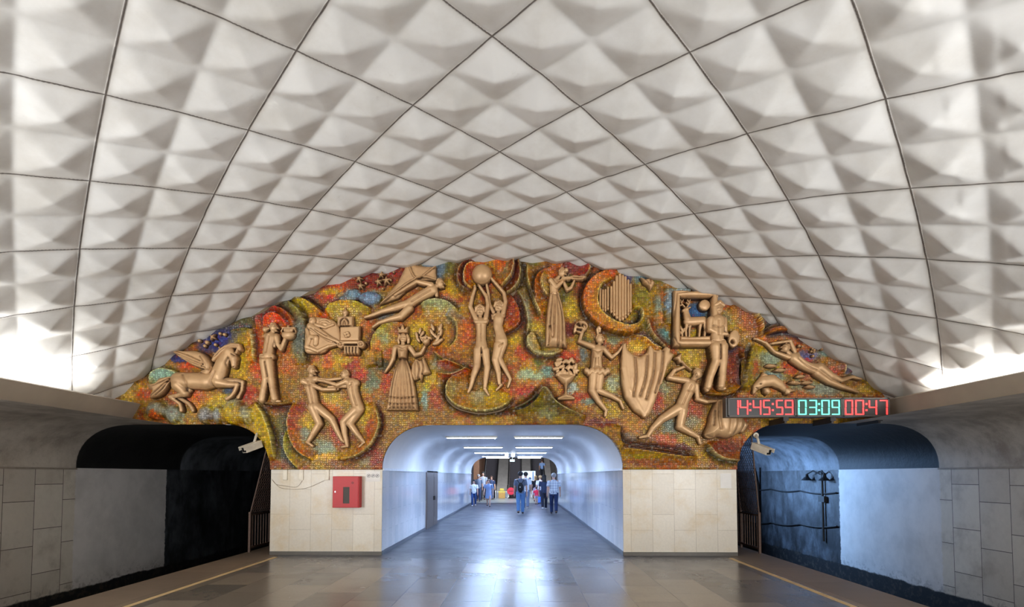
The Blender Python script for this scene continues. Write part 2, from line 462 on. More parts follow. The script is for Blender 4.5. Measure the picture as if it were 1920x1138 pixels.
# ------------------------------------------------------------------ piers
pt, pc, pn1, pn2 = brick_mat('cream_marble', 2, 0, 0.84, 0.442, (222, 213, 196), (210, 200, 182), (150, 136, 114), 0.0025, .32, grime_c=(205, 180, 135), bump=.2, offset=.38, nscale=1.6, gf=.75)
dk = plain('dark_skirting', (84, 78, 68), .4)
for s, nm in ((-1, 'left'), (1, 'right')):
    a, b = sorted((s*PIERX, s*(TUNX+.004)))
    mb = MB().box((a, 0, 0), (b, 20.5, PIERZ))
    o = mb.build('wall_pier_'+nm, [pt.m]); tag(o, 'cream marble pier under the mosaic, %s' % ('with the red cabinet' if s < 0 else 'with one white sheet of paper'), 'pier', kind='structure')
    o = MB().box((a-.0, -.012, 0), (b+.0, 0, .075)).build('baseboard_'+nm, [dk]); tag(o, 'dark stone skirting of the marble pier, %s' % ('red cabinet side' if s < 0 else 'clock side'), 'baseboard', kind='structure')

# ------------------------------------------------------------------ central passage
wt, wc, wn1, wn2 = brick_mat('white_passage_marble', 2, 1, 0.9, 0.30, (226, 230, 236), (206, 214, 224), (170, 178, 190), 0.003, .12, grime_c=(196, 204, 214), bump=.1, offset=.45, spec=.6)
pl = plain('passage_plaster', (222, 222, 222), .5, 0, .04, 2)
TL = 20.6
ysp = list(np.linspace(0, TL, 30))
for s, nm in ((-1, 'left'), (1, 'right')):
    o = extrude_profile('wall_passage_'+nm, [(s*TUNX, 0), (s*TUNX, PIERZ)], ysp, [wt.m])
    if s > 0: flip(o)
    tag(o, 'glossy white marble wall of the passage, %s' % ('with the brown metal door' if s < 0 else 'without a door'), 'wall', kind='structure')
    o = MB().box((min(s*TUNX, s*(TUNX-.03)), .0, PIERZ-.02), (max(s*TUNX, s*(TUNX-.03)), TL, PIERZ+.03)).build('trim_%d' % (5 if s < 0 else 6), [plain('white_moulding', (214, 220, 228), .4)])
    tag(o, 'white ledge along the top of the passage wall, %s' % ('door side' if s < 0 else 'side without a door'), 'moulding', kind='structure')
    o = MB().box((min(s*TUNX, s*(TUNX-.012)), .0, 0), (max(s*TUNX, s*(TUNX-.012)), TL, .09)).build('baseboard_passage_'+nm, [plain('slate_skirting', (70, 78, 92), .35)])
    tag(o, 'slate grey skirting of the passage wall, %s' % ('door side' if s < 0 else 'side without a door'), 'baseboard', kind='structure')
tp = [(x, z) for x, z in arc(-TUNX+1.05, PIERZ, -1.05, TOPZ-PIERZ, 0, PI/2, 12)]+[(x, z) for x, z in arc(TUNX-1.05, PIERZ, 1.05, TOPZ-PIERZ, PI/2, 0, 12)]
o = extrude_profile('ceiling_passage', tp, ysp, [pl]); tag(o, 'smooth white rounded ceiling of the passage', 'ceiling', kind='structure')

# end wall sheet behind the mosaic
xs = np.unique(np.concatenate([np.linspace(-8.2, 8.2, 330)]+[np.linspace(c-.08, c+.08, 25) for c in (-PIERX, -TUNX, TUNX, PIERX)]))
TH = np.linspace(-.75, .75, 800); vx, vz = vault_pt(TH, 0*TH)
vv = []; ff = []
for k, x in enumerate(xs):
    vv += [(x, 0.004, float(open_z(np.array([x]))[0])), (x, 0.004, float(np.interp(x, vx, vz))+.14)]
    if k: ff.append((2*k-2, 2*k, 2*k+1, 2*k-1))
o = mesh_obj('wall_back', vv, ff, [plain('end_wall_render', (120, 100, 75), .8)]); tag(o, 'rendered end wall behind the mosaic', 'wall', kind='structure')
# ------------------------------------------------------------------ tracing helpers: crop -> photograph pixels -> end wall
CR = {'A': (220, 560, 3.556), 'B': (480, 560, 3.558), 'C': (560, 480, 3.793), 'D': (820, 460, 3.557),
      'E': (1000, 480, 3.558), 'F': (1140, 520, 3.161), 'G': (1360, 560, 4.065), 'P': (0, 0, 1.0)}

def T(c, pts):
    x0, y0, s = CR[c]
    return np.array([(x0+p[0]/s, y0+p[1]/s) for p in pts], float)

def smooth_line(P, n=8, closed=False):
    P = np.asarray(P, float)
    if len(P) < 3: return P
    out = []
    N = len(P)
    rng = range(N if closed else N-1)
    for i in rng:
        p0, p1, p2, p3 = (P[(i-1) % N], P[i], P[(i+1) % N], P[(i+2) % N]) if closed else (P[max(i-1, 0)], P[i], P[i+1], P[min(i+2, N-1)])
        for k in range(n):
            t = k/n
            out.append(.5*((2*p1)+(-p0+p2)*t+(2*p0-5*p1+4*p2-p3)*t*t+(-p0+3*p1-3*p2+p3)*t**3))
    if not closed: out.append(P[-1])
    return np.array(out)

Yc, Oc, Rc, Bc, Dc, Gc, Pc, Kc, Tc = (188, 160, 28), (206, 100, 26), (126, 48, 22), (136, 152, 172), (58, 64, 158), (112, 106, 42), (212, 182, 122), (70, 42, 26), (150, 112, 48)
# (crop, x, y, rx, ry, angle, colour)
BLOBS = [
 ('A', 120, 620, 130, 70, 0, Pc), ('A', 180, 640, 60, 50, 0, (200, 105, 80)), ('A', 310, 520, 90, 50, 0, (150, 180, 190)), ('A', 400, 400, 90, 25, .2, Dc), ('A', 480, 450, 100, 25, 0, Oc),
 ('A', 690, 270, 160, 90, -.3, Dc), ('A', 830, 420, 90, 170, 0, Yc), ('A', 620, 690, 160, 60, 0, Yc), ('A', 770, 620, 60, 40, 0, (80, 100, 150)), ('A', 870, 640, 90, 60, 0, (170, 70, 40)),
 ('A', 885, 150, 80, 70, 0, Gc), ('A', 480, 650, 150, 60, 0, (190, 100, 50)), ('A', 280, 740, 70, 60, 0, (150, 152, 165)), ('A', 280, 790, 50, 30, 0, Oc), ('A', 390, 770, 60, 60, 0, (150, 155, 170)), ('A', 605, 765, 55, 60, 0, (140, 140, 165)), ('A', 690, 770, 45, 60, 0, (145, 150, 175)),
 ('A', 790, 700, 70, 40, 0, (165, 160, 160)), ('A', 790, 780, 70, 55, 0, Yc), ('A', 885, 770, 45, 60, 0, (160, 160, 172)), ('A', 990, 870, 50, 170, -.25, Yc), ('A', 940, 330, 50, 150, 0, Oc), ('A', 540, 720, 60, 50, 0, (190, 130, 60)),
 ('B', 120, 120, 130, 70, 0, (200, 78, 28)), ('B', 30, 380, 70, 160, 0, (190, 95, 35)), ('B', 300, 250, 60, 150, 0, (105, 112, 125)), ('B', 240, 60, 90, 30, .5, Gc), ('B', 350, 80, 90, 50, .6, Yc), ('B', 560, 70, 120, 40, 0, Yc), ('B', 540, 15, 110, 30, .3, (190, 60, 25)),
 ('B', 420, 110, 80, 40, 0, (190, 90, 30)), ('B', 220, 450, 60, 90, 0, (180, 110, 40)), ('B', 540, 430, 130, 60, 0, Yc), ('B', 640, 420, 70, 60, 0, (165, 60, 30)), ('B', 480, 410, 30, 60, 0, (190, 80, 35)), ('B', 200, 620, 80, 80, 0, Tc), ('B', 120, 720, 80, 50, 0, (150, 75, 40)),
 ('B', 170, 850, 60, 110, 0, Gc), ('B', 200, 1000, 50, 110, 0, (120, 130, 130)), ('B', 60, 880, 70, 180, 0, Yc), ('B', 300, 800, 50, 120, 0, (140, 60, 35)), ('B', 350, 820, 80, 60, 0, Yc), ('B', 330, 900, 40, 40, 0, (150, 160, 165)), ('B', 470, 990, 110, 50, 0, (150, 160, 160)), ('B', 480, 720, 90, 60, 0, (190, 110, 35)), ('B', 560, 880, 60, 120, 0, (170, 70, 35)),
 ('B', 740, 780, 60, 110, 0, Yc), ('B', 780, 900, 40, 110, 0, (150, 60, 35)), ('B', 450, 1060, 140, 20, 0, (215, 170, 30)), ('B', 780, 580, 60, 60, 0, (140, 150, 150)), ('B', 700, 520, 60, 40, 0, (180, 70, 40)), ('B', 800, 660, 60, 60, 0, (190, 95, 35)), ('B', 800, 1060, 70, 70, 0, (145, 60, 38)), ('B', 720, 1090, 60, 40, 0, (150, 140, 130)), ('B', 200, 1100, 120, 30, 0, (150, 90, 60)),
 ('C', 230, 250, 150, 50, -.2, (175, 65, 28)), ('C', 240, 265, 80, 30, 0, Yc), ('C', 560, 160, 230, 80, -.25, (140, 50, 32)), ('C', 400, 290, 110, 40, 0, (125, 145, 185)), ('C', 515, 310, 85, 55, 0, (130, 150, 195)), ('C', 950, 100, 90, 90, 0, (110, 130, 170)), ('C', 1080, 60, 60, 90, 0, Gc), ('C', 1040, 300, 90, 60, 0, (185, 95, 32)), ('C', 620, 440, 70, 30, -.2, (95, 110, 135)),
 ('C', 520, 500, 80, 60, 0, (185, 105, 32)), ('C', 580, 580, 60, 80, 0, (150, 165, 175)), ('C', 560, 640, 40, 60, 0, Oc), ('C', 850, 560, 90, 110, 0, Yc), ('C', 980, 440, 110, 60, 0, (180, 135, 38)), ('C', 980, 345, 90, 25, 0, (150, 165, 180)), ('C', 1100, 430, 50, 40, .5, (120, 120, 185)), ('C', 1050, 600, 90, 100, 0, (180, 130, 40)), ('C', 1060, 780, 100, 40, .2, (170, 62, 30)), ('C', 980, 760, 40, 60, 0, (150, 160, 170)),
 ('C', 620, 900, 50, 80, 0, (180, 75, 30)), ('C', 620, 780, 60, 40, 0, (90, 85, 60)), ('C', 520, 880, 50, 80, 0, (125, 130, 120)), ('C', 560, 1020, 60, 80, 0, Tc), ('C', 910, 1010, 30, 100, 0, (140, 165, 185)), ('C', 950, 900, 60, 80, 0, Yc), ('C', 980, 1010, 50, 90, 0, (165, 85, 45)), ('C', 300, 740, 130, 30, 0, Yc), ('C', 210, 760, 60, 50, 0, (190, 110, 40)), ('C', 440, 860, 60, 50, 0, (175, 72, 42)), ('C', 250, 1010, 80, 50, 0, Yc), ('C', 230, 940, 40, 40, 0, Gc),
 ('D', 20, 150, 50, 70, 0, (110, 125, 160)), ('D', 110, 300, 80, 60, 0, Yc), ('D', 60, 400, 90, 30, .2, (160, 160, 150)), ('D', 140, 490, 50, 40, .6, (125, 120, 180)), ('D', 170, 600, 70, 100, 0, (190, 85, 28)), ('D', 30, 600, 60, 90, 0, (170, 130, 45)), ('D', 250, 120, 90, 40, -.5, (180, 90, 40)), ('D', 430, 120, 60, 60, 0, (190, 100, 35)), ('D', 470, 170, 20, 70, .3, (150, 155, 160)), ('D', 510, 140, 18, 110, 0, (100, 38, 24)),
 ('D', 170, 220, 40, 60, 0, (120, 50, 30)), ('D', 210, 200, 30, 60, 0, (180, 80, 30)), ('D', 570, 200, 30, 130, 0, (112, 84, 40)), ('D', 650, 280, 50, 160, -.2, (165, 110, 40)), ('D', 640, 130, 50, 50, 0, Gc), ('D', 500, 420, 60, 110, 0, (150, 70, 30)), ('D', 530, 520, 50, 60, 0, (170, 60, 25)), ('D', 500, 620, 70, 90, 0, Yc), ('D', 470, 720, 70, 60, 0, (165, 120, 40)), ('D', 600, 450, 25, 130, -.15, (150, 150, 150)), ('D', 640, 550, 50, 40, 0, Yc),
 ('D', 660, 640, 60, 70, 0, (165, 160, 155)), ('D', 680, 780, 40, 40, 0, (105, 110, 70)), ('D', 620, 870, 110, 45, 0, (165, 180, 180)), ('D', 580, 720, 60, 50, 0, (185, 85, 30)), ('D', 640, 930, 90, 30, 0, (195, 140, 45)), ('D', 580, 980, 80, 40, 0, (175, 70, 35)), ('D', 170, 880, 90, 60, 0, (170, 120, 40)), ('D', 100, 960, 40, 80, 0, (150, 155, 160)), ('D', 280, 1020, 60, 50, 0, (165, 160, 160)), ('D', 180, 1060, 70, 40, .4, (175, 95, 45)), ('D', 420, 1030, 80, 50, 0, Yc), ('D', 120, 810, 110, 35, .1, (160, 62, 28)), ('D', 370, 960, 60, 40, 0, Yc), ('D', 320, 330, 40, 60, 0, (150, 72, 28)),
 ('D', 440, 1100, 130, 30, 0, (90, 60, 35)), ('D', 660, 1060, 70, 60, 0, Gc), ('D', 880, 260, 40, 60, 0, (130, 120, 50)), ('D', 700, 220, 40, 80, 0, (175, 115, 45)), ('D', 910, 150, 100, 70, 0, (122, 38, 22)), ('D', 780, 170, 60, 60, 0, (180, 100, 35)), ('D', 1030, 130, 50, 60, 0, (190, 100, 55)), ('D', 890, 440, 60, 60, 0, Yc), ('D', 880, 560, 50, 60, 0, (120, 40, 22)),
 ('E', 210, 270, 60, 50, 0, (110, 105, 60)), ('E', 260, 340, 70, 60, 0, Yc), ('E', 380, 300, 55, 110, 0, (185, 100, 35)), ('E', 430, 180, 100, 40, -.4, (190, 100, 35)), ('E', 440, 440, 110, 40, .4, (175, 120, 40)), ('E', 690, 420, 40, 60, 0, (160, 130, 40)), ('E', 620, 140, 40, 60, 0, (80, 70, 140)), ('E', 720, 150, 60, 40, 0, (110, 130, 165)), ('E', 720, 290, 60, 90, 0, (130, 125, 45)), ('E', 840, 150, 70, 40, 0, Gc), ('E', 560, 470, 60, 30, 0, (150, 120, 40)), ('E', 560, 420, 80, 30, 0, Yc),
 ('E', 340, 570, 40, 40, 0, Gc), ('E', 540, 560, 60, 50, 0, (135, 150, 150)), ('E', 680, 520, 90, 30, .3, (125, 45, 25)), ('E', 740, 450, 30, 80, -.3, (125, 48, 26)), ('E', 850, 540, 50, 60, 0, (110, 140, 165)), ('E', 680, 610, 70, 50, 0, Yc), ('E', 330, 660, 40, 60, 0, (110, 120, 140)), ('E', 100, 780, 50, 40, 0, (120, 150, 165)), ('E', 280, 780, 60, 50, 0, Yc), ('E', 260, 880, 40, 40, 0, (165, 175, 195)), ('E', 340, 850, 40, 70, 0, (180, 130, 45)), ('E', 310, 960, 90, 50, 0, (175, 85, 45)), ('E', 370, 980, 60, 25, 0, (140, 160, 170)), ('E', 530, 850, 40, 60, 0, (165, 170, 170)), ('E', 540, 680, 60, 60, 0, (180, 130, 40)),
 ('E', 140, 1000, 60, 60, .5, (95, 80, 45)), ('E', 500, 1030, 80, 50, 0, Yc), ('E', 450, 1110, 130, 25, 0, (120, 50, 30)), ('E', 80, 1060, 70, 40, 0, (140, 140, 120)), ('E', 60, 500, 60, 60, 0, (180, 150, 40)), ('E', 230, 680, 60, 40, 0, (180, 80, 35)),
 ('F', 180, 280, 60, 70, 0, Gc), ('F', 290, 200, 25, 90, 0, (110, 140, 175)), ('F', 295, 240, 20, 40, 0, (200, 120, 40)), ('F', 350, 160, 25, 80, 0, (130, 150, 190)), ('F', 420, 85, 80, 15, 0, (140, 155, 185)), ('F', 560, 85, 60, 25, 0, (190, 130, 60)), ('F', 500, 210, 100, 60, 0, (60, 100, 170)), ('F', 450, 290, 40, 30, 0, (170, 140, 50)), ('F', 500, 335, 60, 20, 0, Yc), ('F', 700, 140, 70, 60, 0, (185, 95, 40)), ('F', 720, 230, 40, 50, 0, (165, 170, 175)), ('F', 800, 300, 60, 100, 0, (170, 130, 50)), ('F', 720, 440, 60, 30, 0, (60, 55, 120)), ('F', 730, 520, 60, 60, 0, (150, 62, 30)),
 ('F', 480, 470, 70, 60, 0, Yc), ('F', 330, 360, 40, 50, 0, (110, 150, 170)), ('F', 310, 670, 60, 60, 0, (150, 150, 140)), ('F', 360, 880, 50, 60, 0, (130, 140, 150)), ('F', 280, 740, 50, 60, .4, (170, 70, 35)), ('F', 500, 800, 60, 80, 0, (175, 90, 40)), ('F', 500, 860, 50, 40, 0, (150, 145, 130)), ('F', 130, 860, 60, 70, 0, (170, 130, 50)), ('F', 120, 950, 70, 25, .2, (130, 110, 105)), ('F', 330, 970, 80, 40, .2, (185, 95, 40)), ('F', 470, 960, 60, 60, 0, (165, 140, 60)), ('F', 220, 1050, 120, 20, 0, (165, 160, 60)), ('F', 430, 1010, 80, 20, .1, (110, 45, 25)), ('F', 300, 1095, 250, 35, 0, (150, 90, 55)),
 ('F', 690, 1010, 110, 60, 0, (122, 60, 38)), ('F', 640, 560, 50, 60, 0, (150, 110, 50)), ('F', 780, 560, 60, 130, 0, (130, 55, 28)), ('F', 810, 560, 30, 130, 0, (150, 135, 60)), ('F', 800, 700, 60, 50, 0, (170, 100, 50)), ('F', 660, 470, 40, 60, 0, (180, 110, 40)), ('F', 560, 600, 40, 60, 0, Tc),
 ('G', 130, 130, 60, 130, -.4, (165, 95, 38)), ('G', 60, 100, 60, 80, 0, (165, 125, 45)), ('G', 230, 110, 90, 50, .5, (130, 140, 175)), ('G', 340, 180, 110, 40, .4, (85, 85, 170)), ('G', 420, 235, 120, 25, .1, (140, 150, 185)), ('G', 330, 310, 110, 40, 0, (185, 115, 45)), ('G', 520, 300, 110, 40, .4, (190, 105, 60)), ('G', 330, 460, 110, 70, 0, (140, 152, 160)), ('G', 480, 540, 60, 40, 0, (185, 80, 50)), ('G', 330, 600, 130, 50, 0, (130, 150, 175)), ('G', 640, 440, 90, 60, 0, (110, 110, 180)), ('G', 620, 480, 50, 25, 0, (190, 70, 50)), ('G', 800, 480, 100, 70, .5, (165, 120, 70)), ('G', 760, 420, 60, 40, 0, (140, 160, 180)), ('G', 810, 570, 60, 40, 0, (190, 95, 60)),
 ('G', 900, 500, 60, 90, -.5, (110, 105, 175)), ('G', 1000, 560, 80, 50, .6, (130, 150, 185)), ('G', 700, 690, 220, 60, .1, (140, 148, 155)), ('G', 1130, 660, 110, 60, .5, (200, 170, 95)), ('G', 1060, 700, 110, 40, 0, (195, 165, 100)), ('G', 150, 560, 70, 160, 0, (140, 130, 75)), ('G', 60, 560, 60, 130, 0, (140, 65, 32)), ('G', 180, 420, 30, 90, -.2, (155, 155, 150)), ('G', 210, 540, 30, 60, 0, (160, 80, 60)), ('G', 90, 690, 60, 40, 0, (165, 130, 60)), ('G', 600, 600, 60, 30, 0, (170, 110, 90)),
]
# (crop, points, raised side, width px, height px, colour on the raised side, colour below, rim)
LEDGES = [
 ('A', [(905, 205), (918, 270), (926, 350), (930, 430)], 1, 14, 7, (206, 172, 80), (165, 80, 35), 1),
 ('A', [(930, 690), (985, 760), (1025, 850), (1055, 960), (1062, 1075)], 1, 22, 8, (188, 160, 40), (90, 62, 30), 1),
 ('A', [(225, 570), (250, 500), (310, 470), (380, 480), (420, 500)], 1, 22, 6, (150, 180, 190), (190, 160, 60), 1),
 ('B', [(10, 200), (20, 130), (80, 70), (160, 65), (240, 110), (285, 190)], 1, 14, 8, (205, 80, 30), (120, 60, 30), 0),
 ('B', [(60, 190), (80, 130), (130, 105), (190, 130), (225, 190)], 1, 8, 6, (215, 95, 35), (150, 55, 25), 0),
 ('B', [(170, 20), (250, 40), (330, 110), (350, 220), (335, 330), (345, 440)], 1, 22, 9, (118, 122, 132), (70, 50, 34), 0),
 ('B', [(240, 5), (320, 10), (400, 50), (455, 105)], 1, 26, 10, (180, 158, 45), (95, 40, 22), 0),
 ('B', [(465, 95), (520, 48), (600, 25), (690, 35), (780, 75)], 1, 26, 10, (180, 160, 45), (120, 40, 22), 0),
 ('B', [(255, 700), (228, 800), (235, 900), (285, 1010), (380, 1078)], -1, 16, 8, (175, 90, 50), (100, 92, 48), 1),
 ('B', [(790, 690), (828, 780), (830, 860), (780, 970), (690, 1045), (560, 1078)], 1, 16, 8, (170, 120, 45), (120, 50, 30), 1),
 ('B', [(205, 880), (195, 980), (225, 1060), (290, 1138)], -1, 10, 5, (180, 160, 50), (70, 72, 60), 1),
 ('B', [(60, 705), (160, 712), (250, 700)], -1, 9, 7, (165, 140, 110), (110, 50, 30), 0),
 ('C', [(520, 690), (525, 610), (560, 540), (630, 480), (720, 455)], 1, 18, 6, (165, 150, 60), (185, 100, 32), 0),
 ('C', [(870, 350), (960, 322), (1060, 335), (1138, 395)], 1, 22, 9, (155, 155, 120), (130, 90, 35), 1),
 ('C', [(960, 680), (1020, 735), (1080, 770), (1200, 815)], -1, 16, 7, (165, 70, 32), (150, 130, 40), 1),
 ('C', [(1060, 430), (1120, 480), (1120, 590), (1075, 650)], -1, 16, 4, (170, 130, 50), (150, 130, 60), 1),
 ('D', [(190, 850), (100, 890), (66, 950), (75, 1020), (150, 1082), (280, 1112), (400, 1098), (470, 1060), (505, 1010)], -1, 26, 13, (168, 140, 80), (80, 56, 32), 1),
 ('D', [(0, 770), (70, 775), (150, 805), (230, 835)], 1, 14, 7, (165, 62, 28), (185, 150, 40), 1),
 ('D', [(0, 850), (90, 860), (180, 830), (215, 825)], 1, 12, 6, (150, 60, 28), (165, 140, 45), 1),
 ('D', [(235, 85), (160, 140), (135, 210), (155, 280), (225, 318)], -1, 14, 9, (165, 78, 32), (170, 125, 45), 1),
 ('D', [(290, 120), (210, 140), (180, 200), (190, 270), (240, 305)], -1, 10, 7, (185, 100, 45), (95, 36, 22), 1),
 ('D', [(505, 70), (512, 140), (490, 220), (420, 290)], 1, 16, 9, (165, 110, 50), (88, 34, 22), 1),
 ('D', [(540, 90), (556, 170), (545, 250), (500, 310), (455, 325)], 1, 12, 9, (110, 45, 28), (110, 84, 45), 1),
 ('D', [(600, 130), (597, 220), (630, 340), (672, 440), (690, 480)], -1, 14, 8, (175, 125, 45), (130, 105, 45), 1),
 ('D', [(530, 300), (575, 390), (598, 480), (600, 560), (585, 620)], -1, 10, 7, (150, 145, 140), (175, 105, 35), 1),
 ('D', [(480, 320), (540, 420), (550, 520), (480, 580), (430, 590)], 1, 12, 7, (170, 90, 30), (110, 50, 26), 0),
 ('D', [(720, 180), (690, 230), (700, 310), (740, 350)], -1, 12, 7, (175, 170, 150), (150, 100, 45), 1),
 ('D', [(760, 150), (670, 200), (645, 290), (660, 370)], -1, 12, 7, (180, 105, 40), (110, 78, 40), 0),
 ('D', [(830, 120), (900, 92), (980, 105), (1015, 160), (985, 220), (940, 250)], 1, 18, 8, (135, 42, 24), (175, 110, 50), 1),
 ('D', [(640, 580), (600, 620), (605, 680), (660, 728), (760, 738), (840, 706)], -1, 16, 9, (165, 160, 155), (95, 56, 30), 1),
 ('D', [(480, 1092), (560, 1070), (640, 1020), (712, 950), (780, 1035), (860, 1090), (990, 1140)], 1, 26, 12, (100, 92, 45), (165, 110, 40), 1),
 ('D', [(520, 1110), (590, 1090), (660, 1035), (690, 985)], 1, 10, 8, (165, 140, 45), (66, 60, 36), 0),
 ('E', [(560, 98), (460, 120), (370, 180), (325, 270), (340, 380), (420, 470), (530, 520), (640, 530), (720, 490)], -1, 24, 11, (188, 108, 38), (88, 50, 26), 0),
 ('E', [(520, 160), (450, 210), (425, 290), (445, 380), (520, 445), (620, 478), (690, 455), (718, 405), (700, 355), (660, 360)], 1, 20, 9, (180, 140, 45), (70, 48, 24), 1),
 ('E', [(745, 425), (770, 510), (830, 580), (880, 620)], -1, 12, 8, (120, 44, 24), (165, 160, 100), 1),
 ('E', [(660, 530), (740, 555), (800, 600), (860, 615)], 1, 10, 8, (185, 120, 60), (110, 50, 28), 1),
 ('E', [(0, 510), (40, 610), (40, 640)], 1, 10, 4, (175, 130, 50), (150, 120, 45), 0),
 ('F', [(70, 880), (66, 950), (90, 985), (180, 1000), (320, 1015), (480, 1048)], 1, 18, 9, (160, 120, 60), (95, 45, 26), 0),
 ('F', [(75, 1010), (200, 1025), (420, 1058), (520, 1060)], 1, 9, 7, (175, 140, 60), (100, 44, 28), 0),
 ('F', [(580, 985), (610, 1040), (680, 1078), (780, 1088)], -1, 22, 10, (130, 70, 48), (110, 105, 62), 1),
 ('F', [(745, 130), (820, 190), (865, 270), (885, 360)], -1, 18, 9, (180, 105, 45), (130, 120, 140), 1),
 ('F', [(800, 420), (770, 500), (755, 580), (780, 670)], 1, 16, 9, (150, 75, 32), (70, 38, 24), 0),
 ('F', [(850, 400), (815, 500), (795, 600), (800, 680)], -1, 14, 7, (160, 135, 70), (90, 50, 28), 0),
 ('F', [(555, 690), (620, 700), (700, 700), (740, 670)], -1, 9, 8, (160, 120, 70), (90, 44, 26), 0),
 ('F', [(730, 700), (745, 670), (760, 655)], -1, 8, 12, (190, 140, 70), (120, 60, 30), 0),
 ('G', [(60, 20), (160, 90), (230, 190), (255, 300)], 1, 20, 9, (165, 95, 40), (150, 150, 120), 1),
 ('G', [(265, 245), (330, 215), (420, 190), (500, 195), (580, 240)], 1, 8, 8, (75, 75, 165), (150, 155, 180), 0),
 ('G', [(275, 262), (360, 238), (460, 238), (560, 272)], 1, 9, 8, (60, 50, 110), (160, 150, 140), 0),
 ('G', [(290, 285), (400, 262), (520, 278), (640, 340)], -1, 12, 7, (185, 115, 50), (70, 60, 110), 0),
 ('G', [(800, 410), (850, 450), (885, 520), (885, 580)], 1, 10, 7, (175, 110, 70), (165, 170, 200), 1),
 ('G', [(860, 405), (910, 450), (945, 510), (960, 570)], 1, 9, 7, (130, 90, 130), (110, 115, 190), 1),
 ('G', [(80, 430), (100, 520), (95, 620), (110, 700)], -1, 14, 8, (150, 125, 60), (100, 45, 26), 0),
 ('A', [(760, 220), (850, 200), (905, 205)], 1, 10, 5, (105, 100, 45), (70, 74, 160), 0),
]
# domes and blocks clad in mosaic: (crop, x, y, rx, ry, height px, colour or None)
DOMES = [('A', 280, 748, 68, 66, 16, None), ('A', 392, 775, 54, 60, 12, None), ('A', 605, 775, 56, 66, 14, None), ('A', 692, 780, 44, 60, 11, None), ('A', 795, 765, 78, 92, 20, None), ('A', 888, 785, 46, 62, 13, None),
         ('C', 405, 275, 48, 34, 10, (120, 145, 185)), ('C', 355, 312, 66, 26, 10, (130, 150, 180)), ('C', 515, 312, 84, 50, 15, (130, 150, 198))]
BLOCKS = [('C', [(470, 682), (568, 676), (576, 775), (492, 800)], 12, (165, 130, 120)), ('C', [(548, 682), (600, 680), (606, 790), (574, 795)], 7, (110, 80, 40)),
          ('F', [(268, 118), (302, 112), (322, 288), (270, 298)], 12, (165, 140, 110)), ('F', [(330, 75), (482, 80), (480, 110), (368, 108), (366, 290), (335, 285)], 11, (120, 140, 178)),
          ('E', [(0, 0), (1, 0), (1, 1)], 1, Yc)]

def poly_sd(PX, PY, P):
    """signed distance, positive inside"""
    d2 = np.full(PX.shape, 1e9); ins = np.zeros(PX.shape, bool)
    n = len(P)
    for i in range(n):
        ax, ay = P[i]; bx, by = P[(i+1) % n]
        ex, ey = bx-ax, by-ay
        L = ex*ex+ey*ey+1e-9
        t = np.clip(((PX-ax)*ex+(PY-ay)*ey)/L, 0, 1)
        d2 = np.minimum(d2, (PX-ax-t*ex)**2+(PY-ay-t*ey)**2)
        c = (ay > PY) != (by > PY)
        with np.errstate(divide='ignore', invalid='ignore'):
            xi = (bx-ax)*(PY-ay)/(by-ay)+ax
        ins ^= c & (PX < xi)
    return np.where(ins, 1, -1)*np.sqrt(d2)

def line_sd(PX, PY, P):
    """distance to a polyline, sign (+ on the left of the direction in image coordinates seen as y down => right-hand), parameter"""
    best = np.full(PX.shape, 1e9); sg = np.ones(PX.shape); tt = np.zeros(PX.shape)
    n = len(P)-1
    for i in range(n):
        ax, ay = P[i]; bx, by = P[i+1]; ex, ey = bx-ax, by-ay; L = ex*ex+ey*ey+1e-9
        t = np.clip(((PX-ax)*ex+(PY-ay)*ey)/L, 0, 1)
        d = (PX-ax-t*ex)**2+(PY-ay-t*ey)**2
        m = d < best
        best = np.where(m, d, best); sg = np.where(m, np.sign(ex*(PY-ay)-ey*(PX-ax)), sg); tt = np.where(m, (i+t)/n, tt)
    return np.sqrt(best), sg, tt

